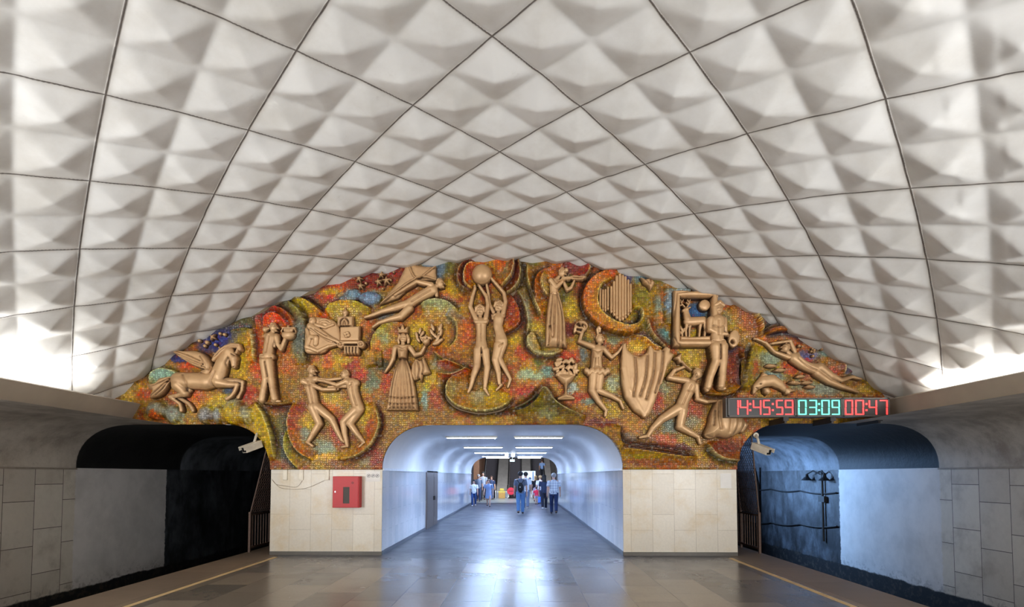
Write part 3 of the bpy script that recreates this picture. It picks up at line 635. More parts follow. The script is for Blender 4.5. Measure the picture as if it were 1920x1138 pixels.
def mosaic_eval(PX, PY, want_col=True):
    H = np.zeros(PX.shape)
    H += 3.0*(np_noise((PX, PY), 42, 21, 2)-.5)
    if want_col:
        wx = PX+14*(np_noise((PX, PY), 16, 31, 3)-.5); wy = PY+14*(np_noise((PX, PY), 16, 41, 3)-.5)
        wx = wx+8*(np_noise((PX, PY), 2.6, 91, 1)-.5); wy = wy+8*(np_noise((PX, PY), 2.6, 95, 1)-.5)
        n1 = np_noise((wx, wy), 46, 51, 4); n2 = np_noise((wx, wy), 30, 61, 4); n3 = np_noise((wx, wy), 24, 71, 4)
        C = np.empty(PX.shape+(3,)); C[:] = (150, 112, 44)
        def put(w, c):
            C[:] = C*(1-w[..., None])+np.array(c, float)*w[..., None]
        sst = lambda x, a, b: (lambda t: t*t*(3-2*t))(np.clip((x-a)/(b-a), 0, 1))
        put(sst(n1, .52, .62)*.6, (186, 92, 28)); put(sst(n2, .52, .64)*.7, (176, 146, 36)); put(sst(n3, .64, .72)*.4, (128, 56, 26))
        for (c, x, y, rx, ry, a, col) in BLOBS:
            x0, y0, s = CR[c]; cx = x0+x/s; cy = y0+y/s; rx /= s; ry /= s
            m = (np.abs(PX-cx) < 2.2*max(rx, ry)+8) & (np.abs(PY-cy) < 2.2*max(rx, ry)+8)
            if not m.any(): continue
            dx = wx-cx; dy = wy-cy
            u = (dx*math.cos(a)+dy*math.sin(a))/rx; v = (-dx*math.sin(a)+dy*math.cos(a))/ry
            put(np.exp(-(u*u+v*v)**2.2)*.93*m, col)
    for (c, pts, side, w, h, ch, cl, rim) in LEDGES:
        P = smooth_line(T(c, pts), 7)
        lo = P.min(0)-3.0*w-10; hi = P.max(0)+3.0*w+10
        m = (PX > lo[0]) & (PX < hi[0]) & (PY > lo[1]) & (PY < hi[1])
        if not m.any(): continue
        d, sg, t = line_sd(PX[m], PY[m], P)
        s = d*sg*side
        tp = np.clip(np.minimum(t, 1-t)*5, 0, 1)**.5
        endcap = np.where((t <= 0) | (t >= 1), np.exp(-(d/5)**2), 1)
        up = np.clip((s+1.6)/2.4, 0, 1); up = up*up*(3-2*up)
        hh = 1.75*h*up*np.exp(-np.clip(s, 0, None)/w*1.1)*tp*endcap-np.where(s < 0, .5*h*np.exp(-(s/8)**2), 0)*tp*endcap
        H[m] += hh
        if want_col:
            cc = C[m]
            wgt = (up*np.exp(-(np.clip(s, 0, None)/w)**2)*.75*tp*endcap)[..., None]; cc = cc*(1-wgt)+np.array(ch, float)*wgt
            wgt = ((1-up)*np.exp(-(s/9)**2)*.9*tp*endcap)[..., None]; cc = cc*(1-wgt)+np.array(cl, float)*.6*wgt  # shade under the ledge painted into the lower-side colour
            if rim:
                wgt = (np.exp(-((s-.6)/1.5)**2)*.85*tp*endcap)[..., None]; cc = cc*(1-wgt)+np.array((206, 196, 174), float)*wgt
            C[m] = cc
    for (c, x, y, rx, ry, h, col) in DOMES:
        x0, y0, s = CR[c]; u = (PX-(x0+x/s))/(rx/s); v = (PY-(y0+y/s))/(ry/s)
        r = u*u+v*v
        dm = h*np.sqrt(np.clip(1-r, 0, 1))
        H = np.where(r < 1, np.maximum(H, dm), H)
        if want_col and col is not None:
            wgt = (np.clip((1-r)*4, 0, 1)*.8)[..., None]; C = C*(1-wgt)+np.array(col, float)*wgt
    for (c, P, h, col) in BLOCKS:
        sd = poly_sd(PX, PY, T(c, P)); wgt = np.clip(sd/1.5+.5, 0, 1)
        H = H*(1-wgt)+wgt*(h)
        if want_col:
            C = C*(1-.3*wgt[..., None])+np.array(col, float)*.3*wgt[..., None]
    return (H, np.clip(C, 0, 255)) if want_col else (H, None)

PXM = CD/FPX                                   # metres per photograph pixel on the end wall
MOS0 = 0.05                                     # mosaic stands proud of the wall by this much
TOPPX = [(214, 748), (240, 730), (262, 712), (300, 684), (340, 660), (375, 634), (430, 612), (455, 599), (490, 591), (520, 573), (560, 559), (590, 552), (612, 535), (650, 519), (700, 511), (730, 503), (770, 495), (800, 488), (835, 487), (860, 481), (900, 477), (930, 479), (970, 479), (1010, 480), (1050, 488), (1090, 486), (1130, 493), (1170, 500), (1190, 505), (1230, 509), (1260, 520), (1300, 531), (1340, 541), (1370, 556), (1400, 572), (1440, 583), (1470, 599), (1500, 614), (1530, 638), (1560, 654), (1590, 680), (1620, 700), (1650, 721), (1676, 745)]

def build_mosaic():
    tp = W(*np.array(smooth_line(TOPPX, 5)).T)
    X = np.unique(np.round(np.concatenate([np.linspace(tp[0, 0], tp[-1, 0], 800)]+[np.linspace(c-.1, c+.1, 40) for c in (-PIERX, -TUNX, TUNX, PIERX)]), 5))
    zb = open_z(X); zt = np.interp(X, tp[:, 0], tp[:, 2])
    zb = np.minimum(zb, zt-.02)
    NR = 230
    v = np.linspace(0, 1, NR)
    ZZ = zb[:, None]*(1-v)+zt[:, None]*v; XX = np.repeat(X[:, None], NR, 1)
    px = proj(np.stack([XX, 0*XX, ZZ], -1)); PX, PY = px[..., 0], px[..., 1]
    H, C = mosaic_eval(PX, PY)
    Yv = -(MOS0+H*PXM)
    ed = np.minimum(1, np.minimum((v*(zt-zb)[:, None])/.03, ((1-v)*(zt-zb)[:, None])/.05))
    Yv = -MOS0+(Yv+MOS0)*np.sqrt(np.clip(ed, 0, 1))
    # lumpy hand-pressed upper border, colour darker towards the edge
    C *= (.72+.28*np.clip(((1-v)*(zt-zb)[:, None])/.12, 0, 1))[..., None]
    P = np.stack([XX, Yv, ZZ], -1)
    n = len(X)
    V = P.reshape(-1, 3); idx = np.arange(n*NR).reshape(n, NR)
    F = [np.stack([idx[:-1, :-1], idx[1:, :-1], idx[1:, 1:], idx[:-1, 1:]], -1).reshape(-1, 4)]
    # returns to the wall along the border
    base = len(V); bot = P[:, 0].copy(); bot[:, 1] = 0; top = P[:, -1].copy(); top[:, 1] = 0.003
    V = np.concatenate([V, bot, top]); bi = base+np.arange(n); ti = base+n+np.arange(n)
    F.append(np.stack([bi[:-1], bi[1:], idx[1:, 0], idx[:-1, 0]], -1)); F.append(np.stack([idx[:-1, -1], idx[1:, -1], ti[1:], ti[:-1]], -1))
    F = np.concatenate(F)
    colr = np.concatenate([C.reshape(-1, 3), C[:, 0]*.6, C[:, -1]*.5])
    c = colr/255.0; c = np.where(c <= .04045, c/12.92, ((c+.055)/1.055)**2.4)
    lu = c.mean(1, keepdims=True); c = np.clip(lu+(c-lu)*1.02, 0.004, 1)**1.28*np.array([1.5, 1.52, .98])
    me = bpy.data.meshes.new('mosaic_mural'); me.from_pydata(V.tolist(), [], F.tolist()); me.update()
    me.polygons.foreach_set('use_smooth', np.ones(len(F), bool))
    at = me.color_attributes.new('Col', 'FLOAT_COLOR', 'POINT')
    at.data.foreach_set('color', np.concatenate([c, np.ones((len(c), 1))], 1).astype(np.float32).ravel())
    t = NT('glass_tesserae'); o = t.xyz()
    a = t.n('ShaderNodeAttribute', attribute_name='Col')
    vec = t.comb(o[0], o[2])
    vo = t.n('ShaderNodeTexVoronoi', voronoi_dimensions='2D', feature='F1', i_Scale=22.0, i_Randomness=.55); t.link(vec, vo.inputs['Vector'])
    ve = t.n('ShaderNodeTexVoronoi', voronoi_dimensions='2D', feature='DISTANCE_TO_EDGE', i_Scale=22.0, i_Randomness=.55); t.link(vec, ve.inputs['Vector'])
    sp = t.n('ShaderNodeSeparateColor'); t.link(vo.outputs['Color'], sp.inputs[0])
    hs = t.n('ShaderNodeHueSaturation')
    t.link(t.math('ADD', .486, t.math('MULTIPLY', sp.outputs[0], .028)), hs.inputs['Hue'])
    t.link(t.math('ADD', .56, t.math('MULTIPLY', sp.outputs[1], .84)), hs.inputs['Value'])
    t.link(t.math('ADD', .92, t.math('MULTIPLY', sp.outputs[2], .22)), hs.inputs['Saturation'])
    t.link(a.outputs['Color'], hs.inputs['Color'])
    c_ = hs.outputs[0]
    c_ = t.mix(t.math('MULTIPLY', t.ramp(sp.outputs[2], .92, .95), .22), c_, L4((186, 182, 168)))
    c_ = t.mix(t.math('MULTIPLY', t.ramp(sp.outputs[0], .94, .96), .3), c_, L4((150, 46, 24)))
    c_ = t.mix(t.math('MULTIPLY', t.ramp(sp.outputs[1], .94, .95), .3), c_, L4((46, 50, 70)))
    gr = t.math('SUBTRACT', 1.0, t.ramp(ve.outputs['Distance'], .03, .14))
    c_ = t.mix(t.math('MULTIPLY', gr, .5), c_, L4((52, 42, 34)))
    t.base(c_, .38, 0, .5)
    t.bump(t.math('ADD', t.ramp(ve.outputs['Distance'], .0, .2), t.math('MULTIPLY', sp.outputs[0], .8)), .6, .008)
    me.materials.append(t.m)
    ob = bpy.data.objects.new('mosaic_mural', me); COL.objects.link(ob)
    tag(ob, 'ochre, orange and blue swirling relief mosaic filling the arched end wall', 'mosaic')
build_mosaic()
# ------------------------------------------------------------------ cast reliefs (each figure is its own object on the mosaic)
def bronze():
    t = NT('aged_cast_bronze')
    a = t.n('ShaderNodeAttribute', attribute_name='patina_shade')  # tone attribute: patina and shade painted into hollows and steep sides
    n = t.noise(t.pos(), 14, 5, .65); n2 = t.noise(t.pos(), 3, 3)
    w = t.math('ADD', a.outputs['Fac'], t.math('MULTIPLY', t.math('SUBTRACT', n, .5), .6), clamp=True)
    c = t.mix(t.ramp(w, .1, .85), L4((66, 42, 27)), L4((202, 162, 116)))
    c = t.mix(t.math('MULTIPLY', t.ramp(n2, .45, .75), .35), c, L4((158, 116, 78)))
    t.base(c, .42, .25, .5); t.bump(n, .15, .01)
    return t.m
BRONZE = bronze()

def smax(a, b, k):
    h = np.clip(.5+.5*(a-b)/k, 0, 1)
    return b+(a-b)*h+k*h*(1-h)

def stroke_pts(s):
    return s[1] if s[0] in 'cp' else None

def relief_heights(PX, PY, strokes, grooves, k):
    H = np.full(PX.shape, -40.0)
    for s in strokes:
        if s[0] == 'c':
            P = s[1]; z = s[2]; fl = s[3]
            for (x0, y0, r0), (x1, y1, r1) in zip(P[:-1], P[1:]):
                ex, ey = x1-x0, y1-y0; L = ex*ex+ey*ey+1e-9
                t = np.clip(((PX-x0)*ex+(PY-y0)*ey)/L, 0, 1)
                d = np.hypot(PX-x0-t*ex, PY-y0-t*ey); r = r0+(r1-r0)*t
                h = np.where(d < r, z+fl*np.sqrt(np.clip(r*r-d*d, 0, None)), z-9*(d-r+.4))
                H = smax(H, h, k)
        elif s[0] == 'e':
            _, x, y, rx, ry, a, z, fl = s
            dx, dy = PX-x, PY-y
            u = (dx*math.cos(a)+dy*math.sin(a))/rx; v = (-dx*math.sin(a)+dy*math.cos(a))/ry
            q = np.sqrt(u*u+v*v); m = min(rx, ry)
            h = np.where(q < 1, z+fl*m*np.sqrt(np.clip(1-q*q, 0, 1)), z-9*((q-1)*m+.3))
            H = smax(H, h, k)
        elif s[0] == 'p':
            _, P, z, hh, bev = s
            sd = poly_sd(PX, PY, P); q = np.clip(sd/bev, 0, 1)
            h = np.where(sd > 0, z+hh*np.sqrt(1-(1-q)**2), z+9*sd)
            H = smax(H, h, k)
    for (P, w, dp) in grooves:
        d, _, _ = line_sd(PX, PY, P)
        H = np.where(H > -3, H-1.5*dp*np.exp(-(d/(1.15*w))**2), H)
    return H

def relief_part(name, strokes, grooves, parent, base, k=1.6, step=0.8, rough=0.0):
    xs, ys = [], []
    for s in strokes:
        if s[0] == 'c':
            for p in s[1]: xs += [p[0]-p[2], p[0]+p[2]]; ys += [p[1]-p[2], p[1]+p[2]]
        elif s[0] == 'e':
            m = max(s[3], s[4]); xs += [s[1]-m, s[1]+m]; ys += [s[2]-m, s[2]+m]
        else:
            xs += list(s[1][:, 0]); ys += list(s[1][:, 1])
    x0, x1, y0, y1 = min(xs)-5, max(xs)+5, min(ys)-5, max(ys)+5
    gx = np.arange(x0, x1+step, step); gy = np.arange(y0, y1+step, step)
    PX, PY = np.meshgrid(gx, gy)
    H = relief_heights(PX, PY, strokes, grooves, k)
    if rough: H = np.where(H > 0, H+rough*(np_noise((PX, PY), 9, 3, 2)-.5), H)
    Hc = np.maximum(H, -base-3)
    V = W(PX, PY, 0.0); V[..., 1] = -(MOS0+(base+Hc)*PXM)
    nr, nc = PX.shape; idx = np.arange(nr*nc).reshape(nr, nc)
    F = np.stack([idx[:-1, :-1], idx[1:, :-1], idx[1:, 1:], idx[:-1, 1:]], -1).reshape(-1, 4)
    keep = (H.ravel()[F] > -base-2.5).any(1)
    F = F[keep]
    used = np.unique(F); mp = np.full(nr*nc, -1); mp[used] = np.arange(len(used))
    F = mp[F]; Vv = V.reshape(-1, 3)[used]; Hu = H.ravel()[used]
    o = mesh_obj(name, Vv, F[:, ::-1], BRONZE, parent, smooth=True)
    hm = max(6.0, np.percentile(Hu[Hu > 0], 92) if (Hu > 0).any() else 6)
    # patina plus painted shade: raised surfaces lighter, hollows and steep edges darker
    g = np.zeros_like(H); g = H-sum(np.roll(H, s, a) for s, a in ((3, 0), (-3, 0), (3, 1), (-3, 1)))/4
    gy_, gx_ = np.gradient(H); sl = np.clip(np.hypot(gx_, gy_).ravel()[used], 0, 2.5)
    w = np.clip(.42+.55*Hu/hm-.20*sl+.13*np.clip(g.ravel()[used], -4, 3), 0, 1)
    at = o.data.attributes.new('patina_shade', 'FLOAT', 'POINT'); at.data.foreach_set('value', w.astype(np.float32))
    return o

def S(c, kind, *a):
    """strokes given in crop coordinates"""
    x0, y0, s = CR[c]
    if kind == 'c':                              # points (x,y,r), z px, flatness
        pts = [(x0+p[0]/s, y0+p[1]/s, p[2]/s) for p in a[0]]
        return ('c', pts, a[1] if len(a) > 1 else 3.0, a[2] if len(a) > 2 else .95)
    if kind == 'e':
        x, y, rx, ry = a[:4]
        return ('e', x0+x/s, y0+y/s, rx/s, ry/s, a[4] if len(a) > 4 else 0, a[5] if len(a) > 5 else 3.0, a[6] if len(a) > 6 else .9)
    if kind == 'p':                              # points, z, height, bevel, curvy
        P = T(c, a[0])
        if len(a) > 4 and a[4]: P = smooth_line(P, 5, True)
        return ('p', P, a[1], a[2], a[3])

def G(c, pts, w=1.2, d=2.0): return (smooth_line(T(c, pts), 5), w, d)

def head(c, x, y, r, d=0, tilt=0.0):
    """d: -1 looks left, 1 looks right, 0 faces the platform. Face strokes, face grooves and hair strokes."""
    ct, st = math.cos(tilt), math.sin(tilt)
    q = lambda u, v: (x+(u*ct-v*st)*r, y+(u*st+v*ct)*r)
    s = [S(c, 'e', x, y, r*.82, r*1.05, tilt, 4)]
    if d:
        a = q(.72*d, -.1); b = q(.98*d, .2); s.append(S(c, 'c', [(*a, r*.16), (*b, r*.15)], 4))
        s.append(S(c, 'c', [(*q(.35*d, .75), r*.3), (*q(.62*d, .8), r*.2)], 4))
        g = [G(c, [q(.38*d, -.12), q(.66*d, -.1)], .7, 1.1), G(c, [q(.55*d, .52), q(.8*d, .5)], .6, .9), G(c, [q(.3*d, -.35), q(.7*d, -.32)], .8, -1.2)]
        hair = [S(c, 'c', [(*q(.3*d, -.85), r*.2), (*q(-.25*d, -.72), r*.38), (*q(-.55*d, -.2), r*.4), (*q(-.5*d, .35), r*.26)], 5)]
        hg = [G(c, [q(.2*d, -.9), q(-.4*d, -.6), q(-.6*d, .2)], .8, 1.2)]
    else:
        s.append(S(c, 'c', [(*q(0, -.15), r*.10), (*q(0, .28), r*.17)], 4+r*.6/CR[c][2]))
        g = [G(c, [q(-.5, -.1), q(-.2, -.1)], .7, 1.1), G(c, [q(.2, -.1), q(.5, -.1)], .7, 1.1), G(c, [q(-.25, .58), q(.25, .58)], .6, .9)]
        hair = [S(c, 'c', [(*q(-.78, .15), r*.24), (*q(-.66, -.5), r*.34), (*q(0, -.88), r*.36), (*q(.66, -.5), r*.34), (*q(.78, .15), r*.24)], 6)]
        hg = [G(c, [q(0, -1.1), q(0, -.6)], .8, 1.2)]
    return s, g, hair, hg

def hand(c, x, y, r, dx, dy):
    """palm with fingers fanned along (dx, dy) and a thumb at its side"""
    L = math.hypot(dx, dy); dx, dy = dx/L, dy/L; nx, ny = -dy, dx
    s = [S(c, 'e', x, y, r, r*.85, 0, 4)]
    for k, l in ((-1.5, 1.5), (-.5, 1.9), (.5, 1.8), (1.5, 1.35)):
        s.append(S(c, 'c', [(x+nx*k*r*.4, y+ny*k*r*.4, r*.3), (x+dx*l*r+nx*k*r*.5, y+dy*l*r+ny*k*r*.5, r*.22)], 4))
    s.append(S(c, 'c', [(x-nx*r*.6, y-ny*r*.6, r*.33), (x-nx*r*1.25+dx*r*.6, y-ny*r*1.25+dy*r*.6, r*.24)], 4))
    return s

def figure(name, label, cat, parts, group=None, k=1.6, base=None):
    """parts: list of (part name, strokes, grooves[, extra px of depth])"""
    allx = []
    for p in parts:
        for s in p[1]:
            if s[0] == 'c': allx += [(q[0], q[1]) for q in s[1]]
            elif s[0] == 'e': allx.append((s[1], s[2]))
            else: allx += [tuple(q) for q in s[1]]
    A = np.array(allx)
    h, _ = mosaic_eval(A[:, 0], A[:, 1], False)
    b = (base if base is not None else float(np.percentile(h, 75))+1.0)+3.5
    if len(parts) == 1:
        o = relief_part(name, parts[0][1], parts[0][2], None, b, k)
    else:
        c = A.mean(0); loc = W(c[0], A[:, 1].max(), 0.0)
        o = empty(name, Vector(loc)+Vector((0, -MOS0, 0)))
        for p in parts:
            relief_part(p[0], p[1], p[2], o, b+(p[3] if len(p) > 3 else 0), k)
    return tag(o, label, cat, group)

def body(c, hd, chains, extra=(), grooves=(), hands=()):
    s, g, hair, hg = hd
    st = list(s)+[S(c, 'c', ch[0], *(ch[1:])) for ch in chains]+list(extra)
    for h in hands: st += hand(c, *h)
    return st, list(g)+list(grooves), hair, hg

# winged horse
c = 'A'
figure('horse_relief', 'cast bronze winged horse leaping over mosaic clouds', 'relief sculpture', [
 ('body', [S(c, 'c', [(440, 552, 52), (530, 556, 55), (620, 560, 56), (698, 545, 48)], 4, .75), S(c, 'c', [(700, 520, 52), (728, 440, 44), (765, 372, 36)], 4, .8),
  S(c, 'c', [(775, 365, 34), (806, 410, 27), (806, 458, 17)], 6, .9), S(c, 'c', [(826, 372, 10), (838, 334, 5)], 8), S(c, 'c', [(778, 352, 9), (768, 326, 4)], 6),
  S(c, 'c', [(438, 585, 44), (482, 636, 28), (430, 655, 17), (385, 662, 14), (446, 706, 11), (456, 736, 12), (456, 752, 13)], 4), S(c, 'c', [(500, 612, 26), (440, 668, 15), (500, 705, 12), (520, 732, 12), (528, 750, 13)], 1),
  S(c, 'c', [(700, 565, 38), (770, 580, 21), (828, 582, 16), (806, 632, 12), (785, 658, 10), (758, 674, 13)], 5), S(c, 'c', [(735, 560, 28), (815, 552, 16), (856, 562, 14), (852, 618, 11), (838, 645, 10), (828, 664, 13)], 2)],
  [G(c, [(690, 500), (665, 560), (680, 600)], 2, 2), G(c, [(480, 520), (505, 570), (500, 620)], 2, 2), G(c, [(800, 385), (815, 392)], 1, 2.2), G(c, [(800, 470), (812, 466)], .8, 1.8), G(c, [(775, 410), (760, 440), (770, 480)], 1.5, 1.5)]),
 ('mane', [S(c, 'c', [(848, 350, 14), (838, 328, 16), (800, 325, 17), (760, 340, 18), (722, 366, 18), (695, 395, 16), (675, 420, 12)], 8), S(c, 'c', [(720, 352, 8), (708, 336, 4)], 7), S(c, 'c', [(690, 382, 8), (672, 374, 4)], 7)], [G(c, [(840, 330), (760, 340), (690, 400)], .8, 1.6)]),
 ('tail', [S(c, 'p', [(400, 528), (320, 538), (290, 570), (242, 580), (250, 606), (272, 620), (256, 650), (262, 672), (320, 655), (360, 610), (385, 552)], 3, 9, 6, 1)], [G(c, [(390, 540), (330, 570), (255, 595)], 1, 2), G(c, [(385, 548), (330, 600), (262, 660)], 1, 2), G(c, [(375, 560), (345, 610), (300, 650)], 1, 2)]),
 ('wing', [S(c, 'p', [(395, 350), (470, 364), (560, 364), (620, 388), (660, 440), (652, 490), (600, 475), (545, 458), (500, 430), (455, 402)], 9, 7, 6, 1), S(c, 'c', [(650, 470, 18), (630, 500, 22), (590, 512, 16)], 7, .8)],
  [G(c, [(400, 356), (500, 385), (600, 430)], 1, 2), G(c, [(430, 380), (520, 415), (620, 455)], 1, 2), G(c, [(470, 405), (550, 440), (630, 475)], 1, 2), G(c, [(600, 400), (620, 440), (600, 470)], 1, 1.6), G(c, [(570, 490), (620, 520)], 1, 2)])])

# jug bearer
c = 'B'
st, g, hair, hg = body(c, head(c, 145, 208, 30, 1), [([(140, 235, 17), (128, 262, 22)],), ([(100, 265, 22), (165, 268, 22)],), ([(125, 275, 38), (112, 330, 34), (105, 392, 36)], 3, .8), ([(165, 272, 19), (176, 320, 15), (196, 352, 14), (212, 312, 12), (222, 285, 11)], 6), ([(150, 285, 14), (150, 330, 10)], 3)], hands=[(222, 285, 11, .6, -1)], grooves=[G(c, [(122, 265), (108, 330), (102, 370)], 1.5, 1.5)])
figure('jug_bearer_relief', 'cast bronze bare-chested standing figure raising a two-handled jug', 'relief sculpture', [
 ('body', st, g), ('hair', hair+[S(c, 'c', [(112, 215, 8), (92, 222, 19)], 5)], hg),
 ('trousers', [S(c, 'c', [(72, 400, 22), (132, 400, 22)], 4), S(c, 'c', [(84, 430, 33), (94, 545, 23), (80, 612, 21), (68, 682, 22)], 4), S(c, 'c', [(112, 430, 33), (130, 545, 24), (140, 612, 21), (152, 676, 22)], 5)], [G(c, [(98, 440), (112, 530)], 1.2, 2.5), G(c, [(60, 395), (135, 392)], 1, 1.5), G(c, [(60, 412), (135, 410)], 1, 1.5)]),
 ('shoe', [S(c, 'c', [(62, 690, 12), (70, 697, 10)], 4)], []), ('shoe', [S(c, 'c', [(140, 690, 13), (185, 692, 8)], 4)], []),
 ('jug', [S(c, 'e', 243, 258, 44, 32, 0, 5), S(c, 'c', [(222, 226, 11), (268, 226, 11)], 6), S(c, 'c', [(205, 212, 6), (285, 212, 6)], 6), S(c, 'c', [(208, 214, 5), (197, 232, 5), (206, 250, 5)], 5), S(c, 'c', [(280, 214, 5), (291, 232, 5), (282, 250, 5)], 5), S(c, 'c', [(243, 206, 8), (243, 198, 6)], 6)], [G(c, [(200, 240), (285, 240)], .9, 1.5)])])

# reclining figure beside a chapel and a column capital
c = 'C'
figure('temple_relief', 'cast bronze panel with reclining saint, small chapel and column capital', 'relief sculpture', [
 ('panel', [S(c, 'p', [(92, 515), (100, 460), (150, 448), (200, 456), (260, 470), (300, 505), (316, 560), (318, 625), (290, 652), (235, 668), (195, 700), (120, 706), (66, 690), (64, 600), (70, 520)], 2, 5, 6, 1)], [G(c, [(80, 590), (150, 585), (158, 640)], 1.2, 2)]),
 ('reclining_figure', [S(c, 'e', 125, 480, 27, 30, 0, 8), S(c, 'c', [(112, 520, 24), (175, 560, 25), (240, 605, 22), (312, 632, 12)], 10, .9), S(c, 'c', [(150, 510, 14), (215, 528, 12), (272, 508, 9)], 9), S(c, 'c', [(84, 540, 16), (100, 600, 20), (84, 660, 20), (160, 690, 16), (235, 655, 14), (300, 640, 8)], 5), S(c, 'c', [(100, 585, 14), (150, 600, 22), (145, 640, 20)], 6)], [G(c, [(120, 540), (200, 600), (290, 636)], 1, 2), G(c, [(150, 545), (230, 590)], 1, 2), G(c, [(100, 480), (110, 455), (135, 452)], 1.2, 2.2), G(c, [(118, 478), (124, 478)], .8, 1.4)]),
 ('shield', [S(c, 'e', 212, 492, 48, 30, .25, 6, .5)], [G(c, [(180, 480), (212, 470), (245, 490)], 1, 1.5), G(c, [(185, 500), (212, 492), (240, 508)], 1, 1.5)]),
 ('chapel', [S(c, 'p', [(316, 520), (456, 515), (452, 622), (316, 622)], 3, 7, 3), S(c, 'p', [(298, 450), (410, 448), (410, 518), (298, 518)], 5, 7, 3), S(c, 'c', [(352, 448, 10), (352, 420, 20), (352, 400, 8), (352, 388, 5)], 6)], [G(c, [(325, 515), (325, 485), (350, 462), (376, 485), (376, 515)], 1.2, 3), G(c, [(340, 515), (350, 485), (362, 515)], 1.2, 2.5)]),
 ('rosette', [S(c, 'e', 370, 580, 32, 30, 0, 9, .3)]+[S(c, 'e', 370+14*math.cos(a), 580+14*math.sin(a), 12, 12, 0, 12) for a in (.4, 1.97, 3.54, 5.1)], [G(c, [(370+29*math.cos(a), 580+28*math.sin(a)) for a in np.linspace(0, 6.28, 13)], .9, 1.6)]),
 ('capital', [S(c, 'p', [(338, 650), (456, 650), (448, 714), (344, 714)], 3, 8, 4), S(c, 'c', [(325, 632, 12), (462, 632, 12)], 8), S(c, 'e', 322, 645, 26, 26, 0, 8), S(c, 'e', 464, 645, 26, 26, 0, 8)], [G(c, [(x, 665), (x+(390-x)*.06, 712)], 1, 3) for x in (362, 384, 407, 430)]+[G(c, [(x+13*math.cos(a), 645+13*math.sin(a)) for a in np.linspace(0, 5.5, 10)], 1, 2.5) for x in (322, 464)])], base=3)

# two wrestling dancers
c = 'B'
st, g, hair, hg = body(c, head(c, 392, 488, 32, 1), [([(385, 518, 18), (385, 540, 20)],), ([(345, 560, 27), (418, 545, 22)],), ([(375, 570, 42), (388, 630, 36), (400, 690, 34), (405, 715, 37)], 3, .8), ([(395, 730, 33), (440, 838, 24), (402, 900, 19), (372, 950, 13), (360, 960, 10), (395, 985, 9)], 4), ([(425, 730, 32), (520, 808, 25), (556, 885, 19), (586, 945, 13), (600, 958, 9)], 3), ([(418, 548, 17), (500, 548, 12), (575, 540, 10)], 3), ([(340, 562, 22), (392, 585, 18), (465, 614, 13), (545, 614, 11)], 8)], hands=[(548, 612, 11, 1, -.4), (578, 540, 9, 1, 0)], grooves=[G(c, [(375, 560), (392, 640), (405, 700)], 1.5, 1.6), G(c, [(350, 590), (400, 590)], 1.2, 1.2)])
figure('dancer_relief', 'cast bronze dancer on the outer side of the arm-locked pair, head in profile', 'relief sculpture', [('body', st, g), ('hair', hair, hg)])
st, g, hair, hg = body(c, head(c, 608, 515, 32, -1, .2), [([(622, 540, 18), (640, 560, 20)],), ([(620, 565, 24), (680, 570, 26)],), ([(655, 575, 40), (662, 630, 36), (680, 690, 36), (695, 730, 38)], 3, .8), ([(680, 750, 33), (598, 828, 24), (606, 900, 19), (622, 972, 13), (625, 985, 10), (588, 992, 8)], 4), ([(705, 745, 30), (640, 838, 24), (690, 908, 18), (726, 950, 13), (735, 960, 9), (702, 990, 8)], 3), ([(622, 560, 19), (560, 585, 14), (480, 560, 11), (430, 552, 9)], 6), ([(645, 590, 18), (590, 590, 13), (500, 596, 10)], 3)], hands=[(432, 553, 9, -1, 0)], grooves=[G(c, [(662, 570), (668, 640), (690, 715)], 1.5, 1.8), G(c, [(640, 600), (655, 590)], 1.2, 1.2)])
figure('dancer_relief', 'cast bronze dancer bending forward with back turned, clasping his partner', 'relief sculpture', [('body', st, g), ('hair', hair, hg)])

# kite flyer
c = 'C'
st, g, hair, hg = body(c, head(c, 1015, 215, 33, 1, -.1), [([(990, 232, 18), (970, 250, 24)],), ([(960, 262, 38), (895, 296, 34), (835, 330, 32), (795, 358, 34)], 4, .8), ([(775, 362, 28), (690, 388, 23), (605, 412, 16), (530, 440, 12), (488, 452, 9)], 4), ([(800, 388, 28), (738, 448, 25), (665, 466, 17), (585, 492, 12), (545, 520, 9)], 5), ([(955, 228, 19), (852, 205, 14), (790, 242, 12), (700, 300, 9)], 7), ([(985, 275, 16), (990, 300, 12)], 3)], hands=[(700, 300, 9, -1, .6)], grooves=[G(c, [(950, 270), (880, 310), (820, 345)], 1.4, 1.5)])
figure('kite_flyer_relief', 'cast bronze figure soaring beneath a large square kite', 'relief sculpture', [
 ('kite', [S(c, 'p', [(785, 48), (850, 82), (915, 92), (985, 92), (984, 140), (992, 190), (920, 190), (850, 196), (720, 315), (588, 362), (640, 290), (715, 205), (758, 115)], 1, 6, 8)], [G(c, [(785, 50), (850, 180), (985, 92)], 1.3, -3), G(c, [(590, 360), (850, 180), (990, 190)], 1.3, -3)]),
 ('body', st, g, 2), ('hair', hair, hg, 2)])

